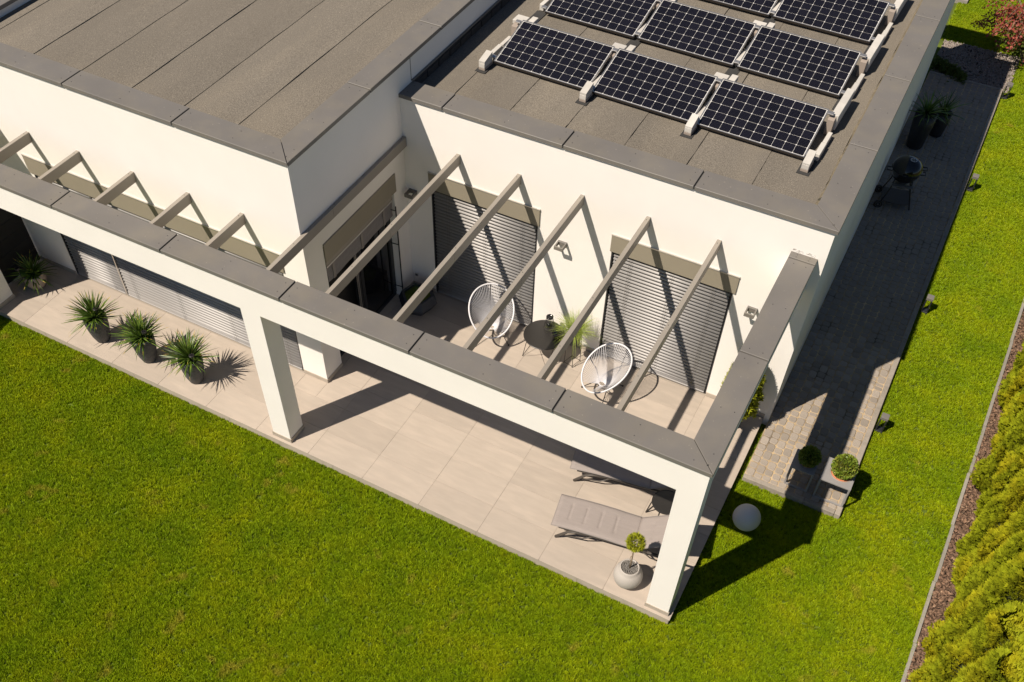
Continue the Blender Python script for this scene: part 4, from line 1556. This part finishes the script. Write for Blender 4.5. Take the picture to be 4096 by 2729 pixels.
# ------------------------------------------------------------------ loungers
def lounger(name, label, x, y, rz):
    t = thing(name, label, 'sun lounger', (x, y, 0.001), rz, 'grey cushioned sun loungers')
    Wd, Lf, Lb, zt, ang = 0.53, 1.15, 0.72, 0.315, math.radians(33)
    def top(u):                             # centre line of the mattress top: distance along -> (x, z)
        if u < Lf:
            return u, zt + 0.015 * math.sin(PI * min(1, u / 0.9)) - 0.02 * max(0, u - 0.8) / 0.35
        d = u - Lf
        return Lf + d * math.cos(ang), zt - 0.02 + d * math.sin(ang)
    nu, nv = 150, 24
    seams = [0.20, 0.41, 0.62, 0.83, Lf, Lf + 0.22, Lf + 0.44]
    bm = nb()
    rows_t, rows_b = [], []
    for i in range(nu + 1):
        u = (Lf + Lb) * i / nu
        xx, zz = top(u)
        a = ang if u > Lf else 0.0
        rt, rb = [], []
        for j in range(nv + 1):
            v = (j / nv - 0.5)
            e = min(1.0, (0.5 - abs(v)) / 0.085)
            eu = min(1.0, min(u, Lf + Lb - u) / 0.05)
            puff = 0.026 * math.sqrt(max(0, e)) * math.sqrt(max(0, eu))
            for s in seams:
                full = abs(s - Lf) < 1e-6
                k = math.exp(-((u - s) / 0.012) ** 2)
                lim = 1.0 if full else 1 / (1 + math.exp((abs(v) - 0.24) * 60))
                puff -= (0.016 if full else 0.009) * k * lim
                if not full:
                    for tv in (-0.22, 0.22):
                        puff -= 0.006 * math.exp(-((u - s) / 0.03) ** 2 - ((v - tv) / 0.03) ** 2)
            rt.append(bm.verts.new((xx - puff * math.sin(a), v * Wd, zz + puff * math.cos(a))))
            th = 0.022 * math.sqrt(max(0, e))
            rb.append(bm.verts.new((xx + th * math.sin(a), v * Wd, zz - th * math.cos(a) - 0.004)))
        rows_t.append(rt)
        rows_b.append(rb)
    for i in range(nu):
        for j in range(nv):
            bm.faces.new((rows_t[i][j], rows_t[i + 1][j], rows_t[i + 1][j + 1], rows_t[i][j + 1]))
            bm.faces.new((rows_b[i][j + 1], rows_b[i + 1][j + 1], rows_b[i + 1][j], rows_b[i][j]))
        for j, fl in ((0, False), (nv, True)):
            q = (rows_t[i][j], rows_b[i][j], rows_b[i + 1][j], rows_t[i + 1][j])
            bm.faces.new(q[::-1] if fl else q)
    for i, fl in ((0, True), (nu, False)):
        for j in range(nv):
            q = (rows_t[i][j], rows_b[i][j], rows_b[i][j + 1], rows_t[i][j + 1])
            bm.faces.new(q[::-1] if fl else q)
    mt = obj('mattress', bm, M['mattress'], t, True)
    P = [(top(u)[0], -Wd / 2 - 0.001, top(u)[1]) for u in np.linspace(0, Lf + Lb, 30)] + [(top(u)[0], Wd / 2 + 0.001, top(u)[1]) for u in np.linspace(Lf + Lb, 0, 30)]
    bm = nb()
    tube(bm, P, 0.005, 5, closed=True)
    obj('piping', bm, M['piping'], mt)
    # frame: bent side tubes on each long side, cross bars, legs
    for s in (-1, 1):
        bm = nb()
        y_ = s * (Wd / 2 - 0.035)
        tube(bm, [(0.10, y_, zt - 0.055), (0.4, y_, zt - 0.05), (1.85, y_, zt - 0.085)], 0.016, 8)
        obj('side_rail', bm, M['lounger_frame'], t, True)
        for x0, x1, s2 in ((0.20, 0.07, 1), (1.62, 1.76, -1)):
            bm = nb()
            tube(bm, [(x0 + 0.30 * s2, y_, zt - 0.065), (x0 + 0.14 * s2, y_, zt - 0.075), (x0 + 0.03 * s2, y_, zt - 0.12), (x1, y_ * 1.02, 0.012)], 0.020, 8)
            tube(bm, [(x0 + 0.38 * s2, y_, zt - 0.07), (x0 + 0.24 * s2, y_, zt - 0.18), (x1 + 0.09 * s2, y_ * 1.01, zt - 0.22)], 0.010, 6)
            obj('leg', bm, M['lounger_frame'], t, True)
    bm = nb()
    for xx in (0.13, 0.55, 1.1, 1.7):
        tube(bm, [(xx, -Wd / 2 + 0.03, zt - 0.06), (xx, Wd / 2 - 0.03, zt - 0.06)], 0.012, 6)
    obj('cross_bar', bm, M['lounger_frame'], t)
    bm = nb()
    box(bm, (0.06, -Wd / 2 + 0.04, zt - 0.035), (Lf - 0.01, Wd / 2 - 0.04, zt - 0.026))
    obj('sling', bm, M['lounger_frame'], t)
    bm = nb()
    for s in (-1, 1):
        y_ = s * (Wd / 2 - 0.04)
        a_, b_ = top(Lf + 0.02), top(Lf + Lb - 0.03)
        tube(bm, [(a_[0] + 0.012, y_, a_[1] - 0.032), (b_[0] + 0.02, y_, b_[1] - 0.032)], 0.014, 8)
        m_ = top(Lf + 0.45)
        tube(bm, [(m_[0] + 0.02, y_, m_[1] - 0.035), (1.72, y_, zt - 0.09)], 0.010, 6)
    a_, b_ = top(Lf + 0.03), top(Lf + Lb - 0.03)
    bm.faces.new([bm.verts.new(p) for p in ((a_[0] + 0.014, -0.22, a_[1] - 0.034), (a_[0] + 0.014, 0.22, a_[1] - 0.034), (b_[0] + 0.018, 0.22, b_[1] - 0.034), (b_[0] + 0.018, -0.22, b_[1] - 0.034))])
    obj('back_frame', bm, M['lounger_frame'], t, True)
    return t
def lounger_at(name, label, fx, fy, ang):
    return lounger(name, label, fx, fy, math.radians(ang))
lounger_at('sun_lounger', 'grey quilted sun lounger in full sun behind the round pale pot', -1.962, 0.660, 9.7)
lounger_at('sun_lounger', 'grey quilted sun lounger half hidden and shaded under the pergola beam', -2.150, 1.640, 11.2)

t = thing('side_table', 'small round black side table between the two grey loungers', 'table', (-0.665, 1.40, 0), 0.2)
bm = nb()
lathe(bm, [(0, 0.425), (0.195, 0.425), (0.203, 0.430), (0.203, 0.446), (0.197, 0.448), (0.194, 0.442), (0, 0.442)], 48)
obj('tabletop', bm, M['matt_black'], t)
for k in range(3):
    a = 2.6 + k * 2 * PI / 3
    bm = nb()
    c_, s_ = math.cos(a), math.sin(a)
    tube(bm, [(0.17 * c_ - 0.06 * s_, 0.17 * s_ + 0.06 * c_, 0.425), (0.24 * c_ - 0.075 * s_, 0.24 * s_ + 0.075 * c_, 0.012),
              (0.24 * c_ + 0.075 * s_, 0.24 * s_ - 0.075 * c_, 0.012), (0.17 * c_ + 0.06 * s_, 0.17 * s_ - 0.06 * c_, 0.425)], 0.009, 8)
    obj('leg', bm, M['black_metal'], t)

# ------------------------------------------------------------------ boxwood tables on the path
def box_table(label, x0, y0, x1, y1, h, hole_c, hole_r):
    t = thing('plant_table', label, 'plant table', (x0, y0, PAVE), 0, 'square steel plant tables on the path')
    W_, D_ = x1 - x0, y1 - y0
    zt, th = h, 0.018
    cx, cy = hole_c[0] - x0, hole_c[1] - y0
    n = 32
    bm = nb()
    def sq(k):
        a = 2 * PI * (k + 0.5) / n - 3 * PI / 4
        c_, s_ = math.cos(a), math.sin(a)
        tx = ((W_ - cx) if c_ > 0 else cx) / abs(c_) if abs(c_) > 1e-6 else 9
        ty = ((D_ - cy) if s_ > 0 else cy) / abs(s_) if abs(s_) > 1e-6 else 9
        m_ = min(tx, ty)
        return cx + c_ * m_, cy + s_ * m_, c_, s_
    corners = [(0, 0), (W_, 0), (W_, D_), (0, D_)]
    O = []
    for k in range(n):
        px, py, c_, s_ = sq(k)
        O.append([px, py, cx + hole_r * c_, cy + hole_r * s_])
    for (qx, qy) in corners:
        k = min(range(n), key=lambda i: (O[i][0] - qx) ** 2 + (O[i][1] - qy) ** 2)
        O[k][0], O[k][1] = qx, qy
    ot = [bm.verts.new((p[0], p[1], zt)) for p in O]
    it = [bm.verts.new((p[2], p[3], zt)) for p in O]
    ob = [bm.verts.new((p[0], p[1], zt - th)) for p in O]
    ib = [bm.verts.new((p[2], p[3], zt - th)) for p in O]
    for k in range(n):
        l = (k + 1) % n
        bm.faces.new((ot[k], ot[l], it[l], it[k]))
        bm.faces.new((ob[l], ob[k], ib[k], ib[l]))
        bm.faces.new((ob[k], ob[l], ot[l], ot[k]))
        bm.faces.new((it[k], it[l], ib[l], ib[k]))
    obj('tabletop', bm, M['table_grey'], t)
    s = 0.013
    for (lx, ly) in ((0, 0), (W_ - 2 * s, 0), (0, D_ - 2 * s), (W_ - 2 * s, D_ - 2 * s)):
        one_box('leg', (lx, ly, 0.0), (lx + 2 * s, ly + 2 * s, zt - th), M['table_grey'], t, 0.002)
    bm = nb()
    box(bm, (2 * s, 0.001, 0.001), (W_ - 2 * s, 2 * s - 0.001, 2 * s))
    box(bm, (0.001, 2 * s, 0.001), (2 * s - 0.001, D_ - 2 * s, 2 * s))
    box(bm, (W_ - 2 * s + 0.001, 2 * s, 0.001), (W_ - 0.001, D_ - 2 * s, 2 * s))
    obj('foot_rail', bm, M['table_grey'], t)
    return t
def box_ball(label, x, y, zt, R_, hole_r, seed):
    t = thing('boxwood_ball', label, 'potted plant', (x, y, PAVE), 0, 'clipped boxwood balls')
    r_ = hole_r
    pot_lathe([(0, zt - 0.215), (r_ * 0.55, zt - 0.205), (r_ * 0.85, zt - 0.13), (r_ * 0.97, zt - 0.03), (r_ * 0.98, zt + 0.004), (r_ * 0.92, zt + 0.004), (r_ * 0.9, zt - 0.02), (0, zt - 0.03)], M['pot_bowl'], t, 36, name='pot')
    bm = nb()
    lathe(bm, [(r_ * 0.80, zt - 0.02), (r_ * 0.80, zt + 0.012), (r_ * 0.87, zt + 0.014), (r_ * 0.88, zt - 0.01)], 32)
    obj('nursery_pot', bm, M['terracotta'], t, True)
    sprays(2600, ball_sampler((0, 0, zt + R_ * 0.80), R_, 0.030, 0.017, 0.06), M['box_leaf'], 'foliage', t, seed)
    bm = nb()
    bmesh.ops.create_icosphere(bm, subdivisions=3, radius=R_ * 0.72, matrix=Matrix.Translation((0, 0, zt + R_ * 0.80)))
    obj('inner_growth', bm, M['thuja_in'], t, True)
    bm = nb()
    tube(bm, [(0, 0, zt - 0.1), (0, 0, zt + R_ * 0.5)], 0.012, 6)
    obj('stem', bm, M['bark_trunk'], t)
    return t
box_table('smaller grey steel plant table with a clipped boxwood in the shade of the pergola', 0.626, 2.868, 0.966, 3.235, 0.405, (0.822, 3.062), 0.118)
box_ball('shaded dark clipped boxwood ball set into the smaller plant table', 0.822, 3.062, 0.405, 0.158, 0.118, 11)
box_table('larger grey steel plant table with a bright boxwood at the path corner', 1.056, 2.845, 1.486, 3.285, 0.425, (1.300, 3.085), 0.165)
box_ball('sunlit bright clipped boxwood ball set into the larger plant table', 1.300, 3.085, 0.425, 0.186, 0.165, 12)

# ------------------------------------------------------------------ globe on the lawn
t = thing('globe_light', 'white globe light lying on the lawn in the pergola shade', 'globe light', (0.360, 1.945, LAWN + 0.03), 0)
bm = nb()
bmesh.ops.create_uvsphere(bm, u_segments=48, v_segments=32, radius=0.192, matrix=Matrix.Translation((0, 0, 0.205)))
obj('globe', bm, M['globe'], t, True)
bm = nb()
lathe(bm, [(0, 0.0), (0.075, 0.0), (0.075, 0.022), (0.06, 0.035), (0, 0.035)], 24)
obj('base', bm, M['dark_metal'], t)

# ------------------------------------------------------------------ kettle grill
t = thing('kettle_grill', 'black kettle grill on a wheeled cart in the shade beside the house wall', 'grill', (0.475, 10.16, PAVE), math.radians(12))
bm = nb()
prof = [(0.262, 0.76)]
for k in range(1, 12):
    a = k / 12 * PI / 2
    prof.append((0.262 * math.cos(a) ** 0.9, 0.765 + 0.205 * math.sin(a)))
prof.append((0, 0.970))
lathe(bm, prof, 40)
lid = obj('lid', bm, M['black_paint'], t, True)
bm = nb()
lathe(bm, [(0.058, 0.965), (0.060, 0.972), (0.0, 0.974)], 24, (0.05, -0.04))
vent = obj('vent', bm, M['alu'], lid)
bm = nb()
for k in range(6):
    a = k * PI / 3
    box(bm, (0.014, -0.010, 0.9735), (0.046, 0.010, 0.9765), 0, Matrix.Translation((0.05, -0.04, 0)) @ Matrix.Rotation(a, 4, 'Z'))
obj('vent_hole', bm, M['matt_black'], lid)
bm = nb()
lathe(bm, [(0, 0.50), (0.10, 0.512), (0.20, 0.575), (0.252, 0.68), (0.266, 0.752), (0.270, 0.762), (0.258, 0.762)], 40)
obj('bowl', bm, M['black_paint'], t, True)
for s, z in ((1, 0.80), (1, 0.70), (-1, 0.70)):
    bm = nb()
    tube(bm, [(s * 0.25, -0.055, z), (s * 0.335, -0.05, z + 0.005), (s * 0.335, 0.05, z + 0.005), (s * 0.25, 0.055, z)], 0.010, 6)
    obj('handle', bm, M['matt_black'], t, True)
bm = nb()
box(bm, (-0.19, -0.245, 0.50), (0.19, -0.16, 0.515), 0.002)
obj('front_tray', bm, M['coping'], t)
for i, (a, b) in enumerate((((-0.15, -0.12), (-0.30, -0.24)), ((0.15, -0.12), (0.27, -0.20)), ((-0.15, 0.14), (-0.27, 0.24)), ((0.15, 0.14), (0.28, 0.28)))):
    bm = nb()
    tube(bm, [(a[0], a[1], 0.62), (a[0] * 1.15, a[1] * 1.15, 0.40), (b[0], b[1], 0.03)], 0.013, 8)
    obj('leg', bm, M['black_metal'], t, True)
bm = nb()
prism(bm, [(-0.27, -0.20), (-0.1, -0.25), (0.1, -0.25), (0.25, -0.18), (0.25, 0.22), (-0.25, 0.22)], 0.14, 0.152)
obj('lower_shelf', bm, M['lounger_frame'], t)
bm = nb()
lathe(bm, [(0, 0.385), (0.11, 0.385), (0.115, 0.40), (0.115, 0.46), (0.10, 0.47), (0, 0.47)], 24)
obj('ash_catcher', bm, M['coping'], t, True)
for y_ in (-0.24, 0.24):
    bm = nb()
    vs = []
    n = 24
    prof = [(0.02, -0.018), (0.062, -0.016), (0.078, -0.010), (0.078, 0.010), (0.062, 0.016), (0.02, 0.018)]
    rings = [[bm.verts.new((-0.30 + r_ * math.cos(2 * PI * k / n), y_ + h_, 0.078 + r_ * math.sin(2 * PI * k / n))) for k in range(n)] for r_, h_ in prof]
    for A, B in zip(rings, rings[1:]):
        for k in range(n):
            bm.faces.new((A[k], A[(k + 1) % n], B[(k + 1) % n], B[k]))
    wh = obj('wheel', bm, M['matt_black'], t, False)
    bm = nb()
    tube(bm, [(-0.30 + 0.048 * math.cos(2 * PI * k / 24), y_ - 0.0195, 0.078 + 0.048 * math.sin(2 * PI * k / 24)) for k in range(24)], 0.004, 5, closed=True)
    tube(bm, [(-0.30, y_ - 0.022, 0.078), (-0.30, y_ + 0.02, 0.078)], 0.018, 10)
    obj('hub_ring', bm, M['coping'], wh)

# ------------------------------------------------------------------ tall black pots with arching leaves by the house wall
LEAVES_A = [leaf_mesh(0.46, 0.016, d) for d in (0.35, 0.6, 0.85)]
def tall_pot(label, x, y, h, r_, seed, n):
    t = thing('tall_pot_plant', label, 'potted plant', (x, y, PAVE), seed, 'tall black pots of arching leaves by the wall')
    pot_lathe([(0, 0), (r_ * 0.72, 0), (r_ * 0.78, 0.02), (r_, h * 0.7), (r_ * 1.02, h), (r_ * 0.9, h), (r_ * 0.88, h - 0.05), (0, h - 0.06)], M['pot_black'], t)
    spiky(t, n, h + 0.0, LEAVES_A, 84, 5, 1.0, seed=seed)
tall_pot('taller black pot of arching leaves against the shaded side wall', 0.40, 12.17, 0.74, 0.20, 31, 70)
tall_pot('lower black pot of arching leaves tucked behind the taller one', 0.68, 12.78, 0.50, 0.17, 33, 60)

# ------------------------------------------------------------------ ground-hugging juniper and red shrub
t = thing('creeping_juniper', 'low dark green spreading juniper at the corner of the path and gravel', 'shrub', (0.42, 15.33, LAWN + 0.02), 0)
def jun(r):
    u = r.uniform()
    x = -0.34 + 0.72 * u
    y = 0.22 - 0.42 * u + r.normal() * 0.085
    h = 0.16 * math.exp(-(r.normal() * .5) ** 2)
    d = np.array([r.normal() * .6 + .25, r.normal() * .6, 0.5])
    return np.array([x, y, h * r.uniform(.3, 1)]), d, 0.085 * r.uniform(.7, 1.3), 0.028
sprays(1100, jun, M['juniper'], 'foliage', t, 6)
bm = nb()
for k in range(6):
    a = k * 1.05
    tube(bm, [(0, 0, 0), (0.18 * math.cos(a), 0.16 * math.sin(a), 0.05)], 0.008, 5)
obj('stem', bm, M['bark_trunk'], t)

t = thing('red_shrub', 'large shrub with arching branches of red leaves at the far end of the path', 'shrub', (1.85, 16.62, LAWN), 0)
bm = nb()
Rs = np.random.default_rng(77)
tips = []
for k in range(64):
    a = Rs.uniform(0, 2 * PI)
    l = Rs.uniform(0.75, 1.35)
    hh = Rs.uniform(0.65, 1.35)
    p1 = Vector((0.25 * l * math.cos(a), 0.25 * l * math.sin(a), hh * 0.65))
    p2 = Vector((0.65 * l * math.cos(a), 0.65 * l * math.sin(a), hh))
    p3 = Vector((1.0 * l * math.cos(a + .1), 1.0 * l * math.sin(a + .1), hh * Rs.uniform(.45, .85)))
    pts = [Vector((Rs.uniform(-.06, .06), Rs.uniform(-.06, .06), 0)), p1, p2, p3]
    tube(bm, pts, [0.013, 0.010, 0.006, 0.003], 5)
    tips.append(pts)
obj('branch', bm, M['bark_trunk'], t)
def red_s(r):
    pts = tips[int(r.integers(len(tips)))]
    u = r.uniform(0.35, 1.0)
    a, b = (pts[1], pts[2]) if u < 0.6 else (pts[2], pts[3])
    f = (u - 0.35) / 0.25 if u < 0.6 else (u - 0.6) / 0.4
    p = np.array(a.lerp(b, f)) + r.normal(size=3) * 0.045
    return p, r.normal(size=3) + np.array([0, 0, .5]), 0.055 * r.uniform(.6, 1.3), 0.024
sprays(5200, red_s, M['barb_red'], 'red_foliage', t, 8)
def grn_s(r):
    pts = tips[int(r.integers(len(tips)))]
    p = np.array(pts[1].lerp(pts[2], r.uniform())) + r.normal(size=3) * 0.07
    p[2] *= r.uniform(.5, .95)
    return p, r.normal(size=3) + np.array([0, 0, .6]), 0.055 * r.uniform(.6, 1.3), 0.022
sprays(2600, grn_s, M['barb_green'], 'green_foliage', t, 9)

# ------------------------------------------------------------------ hedge of upright conifers along the right boundary
HT = 2.35
def thuja_crown(seed):
    r0 = np.random.default_rng(seed)
    lob = [(r0.uniform(0, 2 * PI), r0.uniform(0.0, 1.0), r0.uniform(0.25, 0.6)) for _ in range(90)]
    def f(r):
        u = r.uniform() ** 1.05
        z = 0.05 + (HT - 0.1) * u
        base = 0.53 * (1 - 0.42 * u ** 1.6) * min(1.0, 0.78 + u * 3)
        a = r.uniform(0, 2 * PI)
        bulge = 0.0
        for la, lu, ls in lob:
            da = (a - la + PI) % (2 * PI) - PI
            bulge += ls * math.exp(-(da / 0.24) ** 2 - ((u - lu) / 0.060) ** 2)
        rr = base * (0.74 + 0.30 * min(bulge, 1.0)) * (1 - 0.22 * r.uniform() ** 1.5)
        p = np.array([rr * math.cos(a), rr * math.sin(a), z])
        d = np.array([math.cos(a) * 0.75, math.sin(a) * 0.75, 0.85]) + r.normal(size=3) * 0.22
        return p, d, 0.075 * r.uniform(.6, 1.3), 0.024
    return f
crowns = []
proto = thing('conifer', 'x', 'tree', (0, 0, -50), 0)
for k in range(3):
    o = sprays(12000, thuja_crown(60 + k), M['thuja'], 'crown', proto, 90 + k)
    crowns.append(o.data)
    bpy.data.objects.remove(o)
bpy.data.objects.remove(proto)
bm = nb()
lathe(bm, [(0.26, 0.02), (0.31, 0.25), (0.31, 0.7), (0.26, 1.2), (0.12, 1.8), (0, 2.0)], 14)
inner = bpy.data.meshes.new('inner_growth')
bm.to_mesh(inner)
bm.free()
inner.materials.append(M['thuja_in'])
bm = nb()
tube(bm, [(0, 0, -0.05), (0, 0, 0.4), (0, 0, 1.9)], [0.05, 0.045, 0.012], 8)
trunk = bpy.data.meshes.new('trunk')
bm.to_mesh(trunk)
bm.free()
trunk.materials.append(M['bark_trunk'])
hy = []
y = -1.2
while y < 7.6:
    hy.append(y)
    y += 0.60 + random.uniform(-.05, .07)
ORD = 'first second third fourth fifth sixth seventh eighth ninth tenth eleventh twelfth thirteenth fourteenth fifteenth sixteenth seventeenth eighteenth nineteenth twentieth'.split()
for i, y in enumerate(hy):
    x = edge_x(y) + 0.60 + random.uniform(-.05, .05)
    t = thing('conifer', '', 'tree', (x, y, LAWN), random.uniform(0, 6.28), 'yellow-green conifers of the boundary hedge')
    s = random.uniform(0.93, 1.06)
    t.scale = (s, s, s * random.uniform(.95, 1.05))
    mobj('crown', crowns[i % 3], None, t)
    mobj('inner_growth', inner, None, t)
    mobj('trunk', trunk, None, t)
    t['label'] = '%s yellow-green conifer of the boundary hedge, counted from the bottom edge of the photo' % ORD[i]
bpy.context.view_layer.update()
